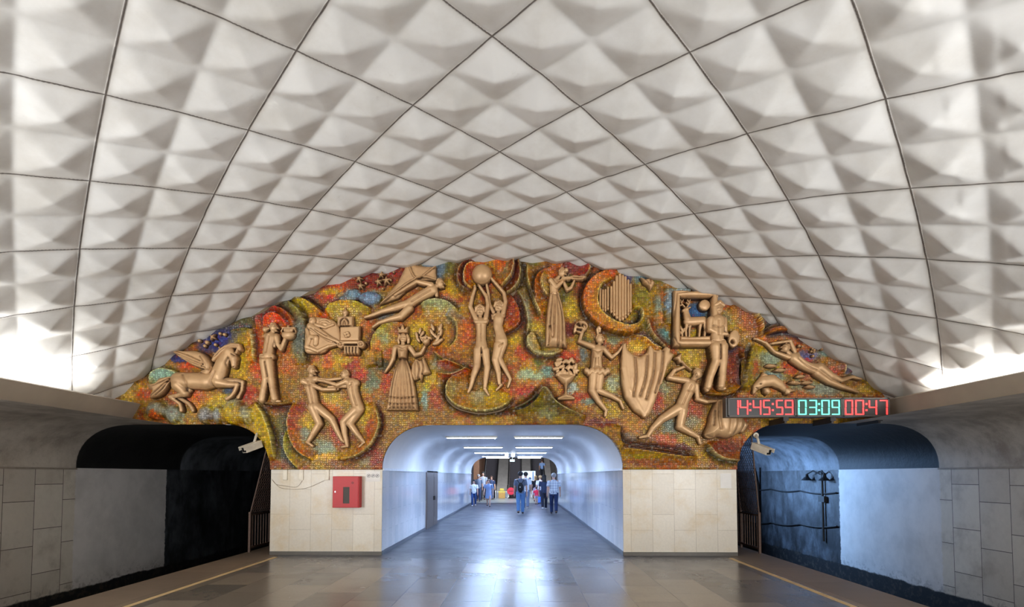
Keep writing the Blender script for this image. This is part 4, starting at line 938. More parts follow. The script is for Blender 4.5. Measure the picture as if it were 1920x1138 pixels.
# crowned lady
gg = [G(c, [(750+(x-750)*.3, 750), (750+(x-750)*.75, 900), (x, 1090)], 2.0, 3.2) for x in (665, 695, 722, 750, 778, 805, 832)]+[G(c, [(652, 1010), (750, 1022), (850, 1010)], 1.3, 1.8), G(c, [(645, 1055), (750, 1066), (855, 1055)], 1.3, 1.6)]
hs, hg_, hh, hhg = head(c, 755, 595, 32, 0)
figure('crowned_lady_relief', 'cast bronze crowned lady in long gown holding up a laurel branch', 'relief sculpture', [
 ('body', hs+[S(c, 'c', [(752, 625, 14), (752, 648, 16)], 3), S(c, 'c', [(705, 660, 19), (800, 660, 19)], 3), S(c, 'c', [(697, 668, 18), (684, 740, 14), (660, 790, 11), (635, 825, 8)], 5), S(c, 'c', [(806, 668, 18), (838, 716, 15), (880, 706, 12), (905, 660, 9)], 7)]+hand(c, 632, 828, 8, -.6, .6)+hand(c, 905, 655, 9, .2, -1), hg_),
 ('hair', [S(c, 'c', [(728, 575, 9), (720, 610, 10), (724, 632, 7)], 4), S(c, 'c', [(782, 575, 9), (792, 605, 11), (788, 628, 8)], 4)], []),
 ('crown', [S(c, 'p', [(722, 560), (718, 515), (738, 538), (752, 500), (768, 538), (790, 515), (786, 560)], 8, 4, 3)], [G(c, [(722, 550), (786, 550)], .9, 1.5)]),
 ('gown', [S(c, 'p', [(712, 650), (752, 665), (792, 650), (784, 700), (778, 748), (815, 830), (842, 960), (860, 1104), (640, 1104), (660, 960), (690, 830), (724, 748), (716, 700)], 4, 15, 16)], gg+[G(c, [(722, 742), (780, 742)], 1.2, 2), G(c, [(735, 680), (752, 690), (770, 680)], 1.5, 1.5)]),
 ('shawl', [S(c, 'p', [(840, 742), (872, 755), (900, 730), (925, 790), (948, 840), (925, 852), (895, 856), (882, 905), (870, 880), (830, 895), (808, 850), (815, 790)], 3, 8, 6)], [G(c, [(855, 760), (870, 810), (860, 880)], 1.4, 2.5), G(c, [(885, 750), (900, 800), (890, 850)], 1.4, 2.5), G(c, [(840, 760), (838, 820), (845, 880)], 1.4, 2)]),
 ('torch', [S(c, 'p', [(885, 600), (945, 600), (935, 635), (912, 650), (892, 632)], 4, 8, 5), S(c, 'c', [(882, 600, 8), (905, 592, 7), (925, 592, 7), (948, 600, 8)], 8), S(c, 'c', [(915, 580, 7), (912, 600, 10)], 8)], []),
 ('laurel_branch', [S(c, 'c', [(965, 635, 4), (990, 600, 5), (1002, 560, 4), (998, 510, 3)], 4)]+[S(c, 'e', x, y, 11, 27, a, 5, .6) for x, y, a in ((955, 555, -.5), (978, 580, -.8), (960, 520, -.4), (1015, 520, .3), (1018, 555, .2), (1010, 615, 1.0), (985, 632, 1.3), (995, 600, .5))], []),
 ('laurel_branch', [S(c, 'c', [(895, 610, 4), (878, 580, 4), (862, 550, 3)], 4)]+[S(c, 'e', x, y, 10, 24, a, 5, .6) for x, y, a in ((850, 575, -.3), (858, 605, -.6), (872, 545, .2), (888, 565, .5), (882, 600, -.5))], [])])

# two girls lifting a globe
c = 'D'
st, g, hair, hg = body(c, head(c, 288, 452, 36, 0), [([(288, 488, 15), (292, 510, 18)],), ([(262, 515, 20), (328, 515, 20)],), ([(294, 535, 38), (296, 590, 32), (295, 640, 34), (297, 690, 42)], 3, .75), ([(275, 710, 30), (268, 815, 24), (245, 880, 18), (226, 955, 12), (212, 985, 9)], 4), ([(322, 715, 30), (336, 820, 22), (326, 900, 17), (320, 965, 12), (346, 1006, 8)], 4), ([(262, 505, 18), (224, 425, 15), (238, 360, 12), (256, 305, 10)], 5), ([(326, 505, 17), (341, 415, 14), (332, 360, 12), (285, 290, 9)], 6)], hands=[(256, 298, 10, -.2, -1), (283, 286, 9, -.4, -1)], grooves=[G(c, [(296, 550), (296, 650)], 1.4, 1.5), G(c, [(298, 700), (300, 730)], 1.2, 2.5), G(c, [(258, 520), (262, 560)], 1, 1)])
figure('globe_bearer_relief', 'cast bronze girl facing the platform, both arms raised to the globe', 'relief sculpture', [('body', st, g), ('hair', hair, hg), ('garment', [S(c, 'c', [(266, 528, 13), (326, 528, 13)], 10, .5)], [])])
st, g, hair, hg = body(c, head(c, 412, 425, 36, 0, .25), [([(410, 460, 15), (408, 485, 18)],), ([(385, 480, 16), (440, 480, 18)],), ([(410, 505, 36), (405, 550, 31), (420, 600, 33), (428, 645, 43)], 3, .75), ([(412, 680, 34), (390, 772, 26), (410, 860, 18), (416, 930, 12), (430, 938, 9), (396, 972, 8)], 4), ([(440, 665, 30), (412, 760, 23), (456, 838, 16), (488, 900, 12), (472, 952, 8)], 2), ([(378, 460, 14), (350, 405, 12), (342, 330, 11), (328, 260, 9)], 2), ([(440, 470, 16), (456, 390, 14), (446, 335, 12), (395, 275, 10), (362, 238, 9)], 6), ([(375, 500, 12), (368, 480, 8)], 3)], hands=[(328, 252, 9, -.2, -1), (360, 232, 9, -.6, -1)], grooves=[G(c, [(415, 690), (440, 670)], 1.2, 1.5)])
figure('globe_bearer_relief', 'cast bronze girl in profile beside her companion, one hip out, reaching to the globe', 'relief sculpture', [('body', st, g), ('hair', hair, hg)])
figure('globe_relief', 'cast bronze smooth globe held overhead by two girls', 'relief sculpture', [('g', [S(c, 'e', 302, 215, 66, 66, 0, 6, .85)], [])])

# violinist
st, g, hair, hg = head(c, 830, 200, 31, 1, .35)
figure('violinist_relief', 'cast bronze woman in long pleated gown playing a violin', 'relief sculpture', [
 ('body', st+[S(c, 'c', [(808, 228, 13), (790, 248, 16)], 3), S(c, 'c', [(765, 258, 24), (800, 268, 22)], 3, .8), S(c, 'c', [(775, 290, 32), (775, 335, 27)], 3, .8), S(c, 'c', [(752, 255, 16), (790, 300, 15), (830, 262, 10)], 8), S(c, 'c', [(842, 270, 11), (862, 312, 13), (888, 300, 11), (908, 255, 8)], 5)]+hand(c, 834, 256, 8, .8, -.4)+hand(c, 909, 250, 8, .3, -1), g),
 ('hair', hair+[S(c, 'e', 856, 185, 14, 16, 0, 6)], hg),
 ('gown', [S(c, 'p', [(748, 325), (804, 325), (828, 410), (848, 520), (858, 694), (718, 690), (720, 560), (732, 430)], 4, 15, 15)], [G(c, [(765, 340), (750, 480), (735, 680)], 2, 3), G(c, [(780, 340), (775, 500), (765, 630), (750, 560)], 2, 3.5), G(c, [(790, 340), (805, 500), (800, 690)], 2, 3), G(c, [(800, 350), (830, 500), (832, 690)], 2, 3), G(c, [(750, 342), (802, 342)], 1, 1.8)]),
 ('violin', [S(c, 'e', 862, 243, 26, 11, -.08, 11), S(c, 'e', 838, 246, 18, 13, 0, 11), S(c, 'c', [(880, 242, 4), (962, 246, 3.5), (972, 240, 4)], 11)], [G(c, [(835, 243), (950, 243)], .7, 1.2)]),
 ('bow', [S(c, 'c', [(800, 262, 2.6), (900, 232, 2.6), (985, 238, 2.4)], 14)], [])])

# organ pipes
c = 'E'
pipes = [(438, 240, 372, 8), (456, 248, 382, 8), (472, 246, 386, 8), (489, 230, 374, 8), (511, 228, 392, 10), (529, 195, 412, 10), (547, 160, 432, 11), (567, 146, 448, 11), (586, 156, 440, 11), (604, 164, 428, 10), (622, 184, 410, 9), (638, 210, 390, 8)]
figure('organ_pipes_relief', 'cast bronze cluster of twelve vertical organ pipes inside a mosaic curl', 'relief sculpture', [('pipe', [S(c, 'c', [(x, a, r*.86), (x, b-8, r*.86)], 5, 1.0), S(c, 'c', [(x, b-6, r*1.0), (x, b, r*.7)], 5)], [G(c, [(x-r*.6, b-16), (x+r*.6, b-16)], .8, 2)]) for x, a, b, r in pipes], k=.6, base=4)
figure('dove_relief', 'small cast bronze dove flying above the organ pipes', 'relief sculpture', [('g', [S(c, 'p', [(705, 160), (735, 172), (768, 165), (798, 195), (790, 215), (768, 248), (752, 218), (722, 200)], 3, 8, 5, 0), S(c, 'c', [(740, 190, 16), (776, 195, 12)], 8)], [G(c, [(735, 175), (755, 205)], 1, 2), G(c, [(768, 170), (765, 205)], 1, 2)])])

# bowl of flowers
random.seed(4)
petals = []
for (x, y) in ((150, 725), (180, 700), (215, 710), (250, 700), (280, 740), (160, 760), (195, 745), (235, 745), (268, 770), (205, 780), (240, 785), (172, 788)):
    for q in range(3):
        a = random.uniform(0, PI); petals.append(S(c, 'e', x+10*math.cos(a), y+10*math.sin(a), 12, 23, a+PI/2, random.uniform(5, 9), .7))
figure('flower_bowl_relief', 'cast bronze footed bowl heaped with flowers', 'relief sculpture', [
 ('bowl', [S(c, 'p', [(160, 805), (268, 803), (250, 845), (226, 868), (222, 920), (258, 940), (268, 960), (163, 962), (172, 945), (204, 920), (202, 870), (180, 848)], 3, 12, 10, 1), S(c, 'c', [(160, 806, 8), (268, 804, 8)], 8), S(c, 'c', [(166, 958, 7), (264, 957, 7)], 8)], [G(c, [(196, 905), (228, 905)], 1, 1.5)]),
 ('flowers', petals, [])], k=.9)

# mask dancer
st, g, hair, hg = body(c, head(c, 437, 565, 32, 1), [([(435, 598, 13), (430, 615, 17)],), ([(395, 620, 19), (462, 628, 19)],), ([(422, 640, 38), (414, 690, 33), (412, 745, 34)], 3, .78), ([(395, 800, 30), (386, 905, 24), (430, 978, 18), (478, 1036, 12), (472, 1072, 9)], 5), ([(438, 800, 30), (430, 905, 23), (510, 938, 17), (570, 972, 12), (592, 1022, 9)], 3), ([(388, 615, 18), (302, 582, 13), (318, 530, 11), (336, 490, 9)], 5), ([(466, 638, 17), (515, 688, 13), (558, 652, 10), (586, 612, 8)], 5)], hands=[(334, 486, 9, .1, -1), (587, 608, 8, .4, -1)])
figure('mask_dancer_relief', 'cast bronze leaping dancer in ruffled tutu holding up a theatre mask', 'relief sculpture', [
 ('body', st, g), ('hair', hair, hg),
 ('plume', [S(c, 'c', [(425, 535, 7), (420, 505, 10), (430, 492, 12)], 5), S(c, 'c', [(436, 520, 6), (438, 498, 9)], 5)], []),
 ('bodice', [S(c, 'p', [(386, 640), (420, 652), (458, 640), (446, 690), (452, 770), (375, 770), (390, 690)], 9, 9, 10)], [G(c, [(400, 700), (395, 760)], 1.2, 1.6), G(c, [(425, 700), (428, 760)], 1.2, 1.6)]),
 ('tutu', [S(c, 'e', x, 783+6*((i % 2)*2-1)+abs(x-420)*.0, 17, 21, .3*((i % 2)*2-1), 9) for i, x in enumerate(range(350, 496, 17))], []),
 ('mask', [S(c, 'e', 312, 485, 46, 40, -.5, 5, .6), S(c, 'c', [(275, 500, 12), (270, 520, 8)], 5), S(c, 'c', [(300, 518, 10), (310, 524, 8)], 5)], [G(c, [(292, 468), (302, 478)], 2.6, 7), G(c, [(324, 478), (336, 484)], 2.6, 7), G(c, [(290, 505), (312, 510)], 2, 5)])])

# curtain
figure('curtain_relief', 'cast bronze draped curtain hanging to a point between dancer and trumpeter', 'relief sculpture', [('g', [S(c, 'p', [(588, 598), (604, 604), (622, 640), (655, 672), (700, 682), (740, 660), (762, 615), (778, 620), (800, 640), (845, 640), (868, 615), (884, 618), (895, 650), (925, 668), (905, 710), (868, 765), (840, 850), (800, 980), (768, 1060), (736, 1090), (660, 1042), (600, 955), (578, 850), (573, 700)], 4, 8, 8)]+
  [S(c, 'c', p, 10, .5) for p in ([(595, 610, 10), (592, 760, 18), (625, 900, 18), (725, 1070, 14)], [(640, 680, 12), (640, 830, 16), (690, 960, 10)], [(765, 625, 10), (760, 760, 16), (730, 900, 14), (680, 960, 8)], [(830, 650, 12), (815, 780, 16), (780, 920, 16), (735, 1050, 10)], [(885, 640, 10), (860, 760, 12), (830, 860, 10)], [(720, 690, 10), (705, 820, 12), (660, 930, 8)])], [G(c, [(665, 690), (672, 820), (655, 940)], 2.2, 3), G(c, [(745, 680), (735, 820), (700, 940)], 2.2, 3), G(c, [(795, 660), (785, 800), (740, 960)], 2.2, 3), G(c, [(850, 650), (838, 780), (800, 920)], 2, 3)])])

# framed picture of a stag
c = 'F'
fr = lambda a, b, cc, d: S(c, 'p', [a, b, cc, d], 6, 9, 5)
figure('framed_stag_relief', 'cast bronze picture frame around a stag under a round moon', 'relief sculpture', [
 ('frame', [fr((370, 100), (630, 106), (628, 140), (372, 140)), fr((370, 100), (408, 102), (408, 424), (372, 424)), fr((590, 106), (630, 106), (626, 424), (588, 424)), fr((372, 388), (626, 388), (626, 424), (372, 424))], [G(c, [(386, 118), (614, 122), (610, 408), (386, 408), (386, 118)], 1.2, 2.2)]),
 ('stag', [S(c, 'c', [(458, 276, 26), (500, 274, 25), (545, 270, 23)], 4, .75), S(c, 'c', [(455, 262, 22), (446, 222, 17)], 4), S(c, 'c', [(448, 208, 14), (430, 214, 9)], 5), S(c, 'c', [(460, 200, 5), (472, 194, 4)], 5), S(c, 'c', [(450, 300, 11), (446, 330, 7), (448, 362, 7)], 4), S(c, 'c', [(470, 300, 10), (466, 330, 7), (466, 362, 7)], 3), S(c, 'c', [(532, 292, 12), (528, 325, 7), (524, 362, 7)], 3), S(c, 'c', [(556, 285, 14), (560, 325, 7), (554, 362, 7)], 4)], []),
 ('antler', [S(c, 'c', [(440, 192, 4), (420, 172, 3.6), (415, 150, 3)], 5), S(c, 'c', [(428, 180, 3.4), (412, 182, 3)], 5), S(c, 'c', [(420, 170, 3.2), (430, 150, 2.8)], 5)], []),
 ('antler', [S(c, 'c', [(452, 192, 4), (466, 172, 3.6), (470, 150, 3)], 5), S(c, 'c', [(462, 178, 3.4), (448, 165, 3)], 5), S(c, 'c', [(466, 170, 3.2), (456, 150, 2.8)], 5)], []),
 ('moon', [S(c, 'e', 556, 180, 33, 32, 0, 3, .4)], []),
 ('meadow', [S(c, 'p', [(406, 362), (470, 368), (588, 360), (588, 392), (406, 392)], 4, 7, 5)], []),
 ('bush', [S(c, 'c', [(425, 360, 6), (425, 320, 5)], 4), S(c, 'e', 418, 320, 8, 20, -.4, 5), S(c, 'e', 432, 330, 8, 20, .5, 5), S(c, 'e', 418, 345, 8, 16, -.7, 5)], [])], k=.9, base=5)

# painter
st, g, hair, hg = body(c, head(c, 630, 208, 31, 0, -.05), [([(628, 240, 14), (628, 258, 17)],), ([(585, 272, 20), (660, 272, 20)],), ([(622, 285, 46), (622, 335, 40), (622, 385, 37)], 4, .7), ([(580, 275, 20), (574, 330, 16), (618, 353, 14), (672, 358, 11)], 8), ([(662, 275, 17), (668, 315, 13), (672, 345, 10)], 4)], hands=[(676, 358, 10, 1, .3)], grooves=[G(c, [(622, 280), (622, 360)], 1.4, 1.6), G(c, [(590, 310), (620, 318), (652, 310)], 1.4, 1.3)])
figure('painter_relief', 'cast bronze bare-chested painter standing with a palette', 'relief sculpture', [
 ('body', st, g, 4), ('cap', [S(c, 'c', [(606, 190, 10), (632, 176, 16), (656, 190, 10)], 7)], [], 4),
 ('trousers', [S(c, 'c', [(600, 405, 22), (650, 405, 22)], 6), S(c, 'c', [(610, 430, 34), (614, 510, 25), (580, 600, 21), (566, 660, 20)], 6), S(c, 'c', [(650, 430, 31), (652, 520, 25), (648, 600, 21), (642, 655, 20)], 7)], [G(c, [(588, 395), (662, 395)], 1, 1.6), G(c, [(632, 420), (634, 500)], 1.2, 2.5)], 4),
 ('shoe', [S(c, 'c', [(560, 668, 15), (562, 680, 12)], 5)], [], 4), ('shoe', [S(c, 'c', [(640, 666, 15), (662, 670, 11)], 5)], [], 4),
 ('palette', [S(c, 'e', 718, 382, 31, 50, .12, 6, .35)], [G(c, [(705, 400), (708, 403)], 2.4, 6)], 4)], base=7)

# trumpeter
st, g, hair, hg = body(c, head(c, 518, 577, 30, -1, -.5), [([(505, 600, 15), (490, 618, 18)],), ([(460, 632, 20), (508, 645, 19)],), ([(474, 650, 40), (455, 695, 35), (432, 745, 34), (426, 768, 37)], 4, .78), ([(410, 782, 33), (312, 842, 25), (258, 895, 18), (228, 942, 12), (180, 952, 8)], 4), ([(430, 792, 31), (414, 888, 24), (478, 924, 18), (520, 948, 12), (532, 986, 9)], 5), ([(458, 622, 18), (350, 603, 14), (382, 560, 12), (432, 542, 9)], 7), ([(508, 650, 17), (516, 728, 14), (570, 744, 11), (622, 740, 8)], 6)], hands=[(436, 540, 9, 1, -.1), (626, 740, 9, 1, .1)], grooves=[G(c, [(475, 650), (448, 710), (425, 760)], 1.4, 1.5), G(c, [(450, 680), (490, 690)], 1.2, 1.2)])
figure('trumpeter_relief', 'cast bronze nude running trumpeter with head thrown back', 'relief sculpture', [
 ('body', st, g), ('hair', hair, hg),
 ('trumpet', [S(c, 'c', [(478, 560, 4), (440, 530, 5), (420, 508, 7)], 9), S(c, 'p', [(375, 490), (395, 480), (422, 458), (415, 492), (418, 518), (405, 520), (396, 502)], 9, 5, 3)], [])])
figure('sack_relief', 'cast bronze bulging knotted sack dragged by the trumpeter', 'relief sculpture', [('g', [S(c, 'p', [(628, 738), (650, 730), (700, 735), (740, 770), (775, 830), (788, 870), (765, 920), (690, 956), (630, 948), (600, 958), (560, 945), (552, 932), (575, 880), (592, 810)], 4, 18, 22, 1), S(c, 'e', 582, 940, 30, 20, .2, 6), S(c, 'c', [(760, 850, 18), (790, 880, 14), (770, 910, 16)], 8)], [G(c, [(640, 745), (630, 820), (640, 900)], 2.5, 3), G(c, [(680, 760), (700, 830), (690, 920)], 3, 2), G(c, [(610, 800), (600, 880)], 2, 2.5), G(c, [(740, 800), (740, 880), (720, 930)], 2.5, 2.5)])])

# swimmer, dolphin, fishes
c = 'G'
st, g, hair, hg = body(c, head(c, 432, 390, 35, -1, .4), [([(448, 418, 18), (475, 445, 22)],), ([(470, 455, 24), (520, 440, 22)],), ([(500, 465, 42), (556, 510, 37), (615, 538, 36), (655, 545, 42)], 4, .78), ([(690, 535, 36), (768, 598, 29), (848, 632, 19), (930, 606, 13), (1000, 622, 8)], 5), ([(668, 578, 32), (758, 640, 25), (860, 680, 18), (940, 706, 12), (978, 722, 8)], 4), ([(450, 458, 18), (350, 420, 13), (285, 352, 11), (215, 322, 8)], 5), ([(495, 415, 17), (464, 338, 14), (400, 346, 11), (330, 356, 9)], 6)], hands=[(210, 320, 9, -1, -.2), (326, 357, 9, -1, .2)], grooves=[G(c, [(520, 470), (600, 535), (650, 560)], 1.4, 1.5)])
figure('swimmer_relief', 'cast bronze swimmer diving with outstretched arms above the digital clock', 'relief sculpture', [('body', st, g), ('hair', hair, hg)])
figure('dolphin_relief', 'cast bronze dolphin leaping just above the digital clock', 'relief sculpture', [
 ('body', [S(c, 'c', [(195, 722, 10), (212, 680, 28), (265, 640, 44), (330, 632, 44), (385, 662, 34), (430, 704, 18)], 4, .8)], [G(c, [(205, 690), (225, 700)], .9, 1.5), G(c, [(232, 662), (238, 664)], 1, 2)]),
 ('fin', [S(c, 'p', [(240, 608), (262, 570), (300, 592), (310, 605)], 4, 5, 4)], []), ('fin', [S(c, 'p', [(262, 690), (300, 690), (318, 722), (290, 742), (268, 725)], 6, 6, 5)], []),
 ('tail', [S(c, 'p', [(415, 690), (445, 690), (512, 712), (470, 722), (455, 742), (430, 738)], 4, 6, 5)], [])])
def fish(cx, cy, L, a, label):
    ca, sa = math.cos(a), math.sin(a)
    q = lambda u, v: (cx+u*ca-v*sa, cy+u*sa+v*ca)
    figure('fish_relief', label, 'relief sculpture', [('g', [S('G', 'p', [q(-.5*L, .04*L), q(-.2*L, -.16*L), (q(.2*L, -.13*L)), q(.38*L, -.02*L), q(.5*L, -.16*L), q(.46*L, .1*L), q(.15*L, .17*L), q(-.2*L, .16*L)], 3, 7, 6)], [G('G', [q(-.32*L, -.05*L), q(-.28*L, -.02*L)], .8, 1.6), G('G', [q(-.2*L, -.1*L), q(-.2*L, .12*L)], .7, 1.2)])], 'small cast bronze fish of the shoal')
fish(322, 522, 95, .02, 'cast bronze fish nearest the swimmer’s forearm, topmost of the shoal')
fish(392, 553, 95, -.05, 'cast bronze fish just behind the topmost one, over the dolphin tail')
fish(545, 602, 80, -.1, 'cast bronze fish directly under the swimmer’s belly')
fish(503, 648, 95, .05, 'cast bronze fish closest to the dolphin’s tail fin')
fish(592, 648, 95, -.05, 'cast bronze fish under the swimmer’s hips, middle of the lower trio')
fish(616, 680, 85, .05, 'cast bronze fish lowest of the shoal, closest to the clock')

def orb(c, x, y, r, label, group): figure('orb_relief', label, 'relief sculpture', [('g', [S(c, 'e', x, y, r, r, 0, 2, 1.0)], [])], group)
for x, y, r in ((570, 290, 12), (620, 300, 14), (605, 323, 12), (675, 316, 11), (705, 242, 11), (735, 248, 12)):
    orb('A', x, y, r, 'small cast bronze ball on the blue sky above the winged horse', 'balls above the winged horse')
for x, y, r in ((610, 245, 8), (490, 208, 10), (665, 185, 8), (685, 130, 7)):
    orb('C', x, y, r, 'small cast bronze ball among stars beside the kite', 'balls beside the kite')
for x, y, r in ((540, 370, 12), (565, 372, 8), (640, 392, 8), (654, 402, 9), (632, 412, 9), (650, 416, 8), (645, 446, 11), (714, 390, 15)):
    orb('G', x, y, r, 'small cast bronze ball over the swimmer’s legs', 'balls over the swimmer')
def star(c, x, y, r, a0, label, pts=5, group=None):
    P = []
    for i in range(pts*2):
        rr_ = r if i % 2 == 0 else r*.4; a = a0+PI*i/pts; P.append((x+rr_*math.sin(a), y-rr_*math.cos(a)))
    figure('star_relief', label, 'relief sculpture', [('g', [S(c, 'p', P, 3, r/CR[c][2]*.9, r/CR[c][2]*.55)], [])], group, k=.4)
star('A', 660, 266, 26, .6, 'cast bronze four-pointed star above the winged horse', 4)
star('C', 600, 150, 28, .1, 'cast bronze star highest of those beside the kite')
star('C', 580, 200, 32, -.2, 'cast bronze star directly below the highest one beside the kite')
star('C', 444, 178, 28, .3, 'cast bronze star farthest from the kite, over blue domes')
star('C', 456, 230, 30, 0, 'cast bronze star just above the blue domes')
star('C', 638, 192, 36, 2.4, 'cast bronze long-rayed star closest to the kite')
# ------------------------------------------------------------------ fittings
steel = plain('brushed_steel', (176, 178, 182), .3, .8, .08, 20)
dark_metal = plain('dark_painted_metal', (46, 42, 40), .5, .3)
rust_metal = plain('rusty_brown_iron', (92, 72, 62), .6, .3, .3, 30)
white_plastic = plain('offwhite_plastic', (226, 216, 196), .45)
cam_paint = plain('beige_camera_paint', (206, 196, 178), .4)
black_gloss = plain('black_gloss', (12, 12, 14), .15)
paper = plain('white_paper', (232, 228, 222), .7, 0, .03)
ink = plain('grey_ink', (120, 118, 122), .7)

# digital clock board
CY = -0.8
def K(x, y, Y=CY):                                # crop G coordinates on the clock face
    return W(1360+x/4.065, 560+y/4.065, Y)
def crect(mb, x0, y0, x1, y1, ya, yb, mi=0, bev=0):
    a = K(x0, y1); b = K(x1, y0)
    mb.box((min(a[0], b[0]), ya, min(a[2], b[2])), (max(a[0], b[0]), yb, max(a[2], b[2])), mi, bev)
c0 = K(640, 905)
clk = empty('digital_clock', Vector((c0[0], -.2, c0[2])), 'long digital station clock with red and green digits reading 14:45:59', 'clock')
hm = plain('clock_housing_grey', (78, 74, 70), .45, .3)
mb = MB()
crect(mb, 8, 752, 1250, 902, CY+.02, CY+.2)
mb.build('housing', [hm], clk)
red, green = glow('red_led', (255, 70, 70), .95), glow('green_led', (110, 232, 205), .8)
SEG = {'0': 'abcdef', '1': 'bc', '2': 'abged', '3': 'abgcd', '4': 'fgbc', '5': 'afgcd', '7': 'abc', '9': 'abcdfg'}
def digit(mb, ch, x0, x1, y0=772, y1=886, t=9):
    ym = (y0+y1)/2; g = 2.5
    R = {'a': (x0+g, y0, x1-g, y0+t), 'd': (x0+g, y1-t, x1-g, y1), 'g': (x0+g, ym-t/2, x1-g, ym+t/2), 'f': (x0, y0+g, x0+t, ym-g), 'e': (x0, ym+g, x0+t, y1-g), 'b': (x1-t, y0+g, x1, ym-g), 'c': (x1-t, ym+g, x1, y1-g)}
    for k in SEG[ch]: crect(mb, *R[k], CY-.016, CY-.004)
def colon(mb, x):
    for y in (803, 850): crect(mb, x-7, y-7, x+7, y+7, CY-.016, CY-.004)
for (x0, x1, pane, mat_, items) in ((20, 533, (44, 42, 42), red, [('1', 78, 100), ('4', 108, 172), (':', 188), ('4', 208, 272), ('5', 286, 340), (':', 360), ('5', 385, 438), ('9', 452, 516)]),
                              (540, 888, (10, 58, 46), green, [('0', 554, 616), ('3', 636, 696), (':', 712), ('0', 730, 792), ('9', 808, 870)]),
                              (895, 1246, (42, 34, 36), red, [('0', 910, 970), ('0', 988, 1053), (':', 1073), ('4', 1090, 1153), ('7', 1172, 1234)])):
    mb = MB(); crect(mb, x0, 757, x1, 898, CY-.002, CY+.05)
    p = mb.build('display_panel', [plain('panel_%d' % x0, pane, .45)], clk)
    mb = MB()
    for (a, b, c_, d_) in ((x0, 757, x1, 766), (x0, 889, x1, 898), (x0, 757, x0+7, 898), (x1-7, 757, x1, 898)): crect(mb, a, b, c_, d_, CY-.02, CY-.001)
    f = mb.build('bezel', [hm]); f.parent = p; f.matrix_parent_inverse = Matrix.Translation(-clk.location) if False else p.matrix_world.inverted()
    mb = MB()
    for it in items:
        if it[0] == ':': colon(mb, it[1])
        else: digit(mb, *it)
    d = mb.build('digits', [mat_]); d.parent = p; d.matrix_parent_inverse = p.matrix_world.inverted()
for x in (470, 830, 1190):
    a = K(x, 898); mb = MB().box((a[0]-.02, CY+.06, a[2]-.12), (a[0]+.02, -.04, a[2]-.005)); mb.box((a[0]-.05, CY+.04, a[2]-.08), (a[0]+.05, CY+.1, a[2]-.0))
    mb.build('bracket', [dark_metal], clk)

# fire hose cabinet
c0 = W(648, 952, -.2)
fa, fb = W(622.5, 952, -.22), W(673, 893, -.22)
cab = empty('fire_hose_cabinet', Vector((float((fa[0]+fb[0])/2), 0, float(fa[2]))), 'red metal fire hose cabinet with small window on the marble pier', 'fire cabinet')
redp = plain('red_enamel', (186, 5, 14), .45, 0, .05)
mb = MB().box((fa[0], -.2, fa[2]), (fb[0], -.001, fb[2]), 0, .006); mb.build('case', [redp], cab)
wx0, wx1 = W(643, 928, -.22)[0], W(655, 928, -.22)[0]; wz0, wz1 = W(648, 944, -.22)[2], W(648, 913, -.22)[2]
mb = MB(); e = .018
X0, X1, Z0, Z1 = fa[0]+e, fb[0]-e, fa[2]+e, fb[2]-e
for a, b in (((X0, -.212, Z0), (wx0, -.198, Z1)), ((wx1, -.212, Z0), (X1, -.198, Z1)), ((wx0, -.212, Z0), (wx1, -.198, wz0)), ((wx0, -.212, wz1), (wx1, -.198, Z1))): mb.box(a, b)
dr = mb.build('door', [redp], cab)
o = MB().box((wx0, -.205, wz0), (wx1, -.2005, wz1)).build('window_glass', [plain('smoky_glass', (62, 52, 44), .55)]); o.parent = dr; o.matrix_parent_inverse = dr.matrix_world.inverted()
hp = W(628.5, 922, -.215); o = MB().box((hp[0]-.012, -.226, hp[2]-.016), (hp[0]+.014, -.21, hp[2]+.016), 0, .003).build('handle', [steel]); o.parent = dr; o.matrix_parent_inverse = dr.matrix_world.inverted()
lp = W(661, 905, -.215); o = MB().lathe((lp[0], -.2125, lp[2]), [(.028, 0), (.028, .002)], 16, M=Matrix.Rotation(PI/2, 4, 'X')).build('badge', [plain('badge_dark_red', (150, 30, 34), .5)]); o.parent = dr; o.matrix_parent_inverse = dr.matrix_world.inverted()

# paper notices
a, b = W(686, 903, -.004), W(713, 883.5, -.004)
n = MB().box((a[0], -.005, a[2]), (b[0], -.001, b[2])).build('paper_notice', [paper]); tag(n, 'white notice with three round pictograms beside the red cabinet', 'notice')
for x in (691.5, 699.5, 707.5):
    p = W(x, 892, -.006); mb = MB()
    pts = [(p[0]+.034*math.cos(t), -.006, p[2]+.034*math.sin(t)) for t in np.linspace(0, 2*PI, 17)]
    mb.tube(pts, .004, 5, cap=False); mb.box((p[0]-.012, -.0075, p[2]-.012), (p[0]+.012, -.005, p[2]+.014)); mb.tube([(p[0]-.02, -.0065, p[2]-.02), (p[0]+.02, -.0065, p[2]+.02)], .003, 4)
    o = mb.build('pictogram', [ink], n)
a, b = W(1351, 915, -.004), W(1371, 887.5, -.004)
n = MB().box((a[0], -.005, a[2]), (b[0], -.001, b[2])).build('paper_notice', [paper]); tag(n, 'blank white sheet taped near the pier edge under the clock', 'notice')
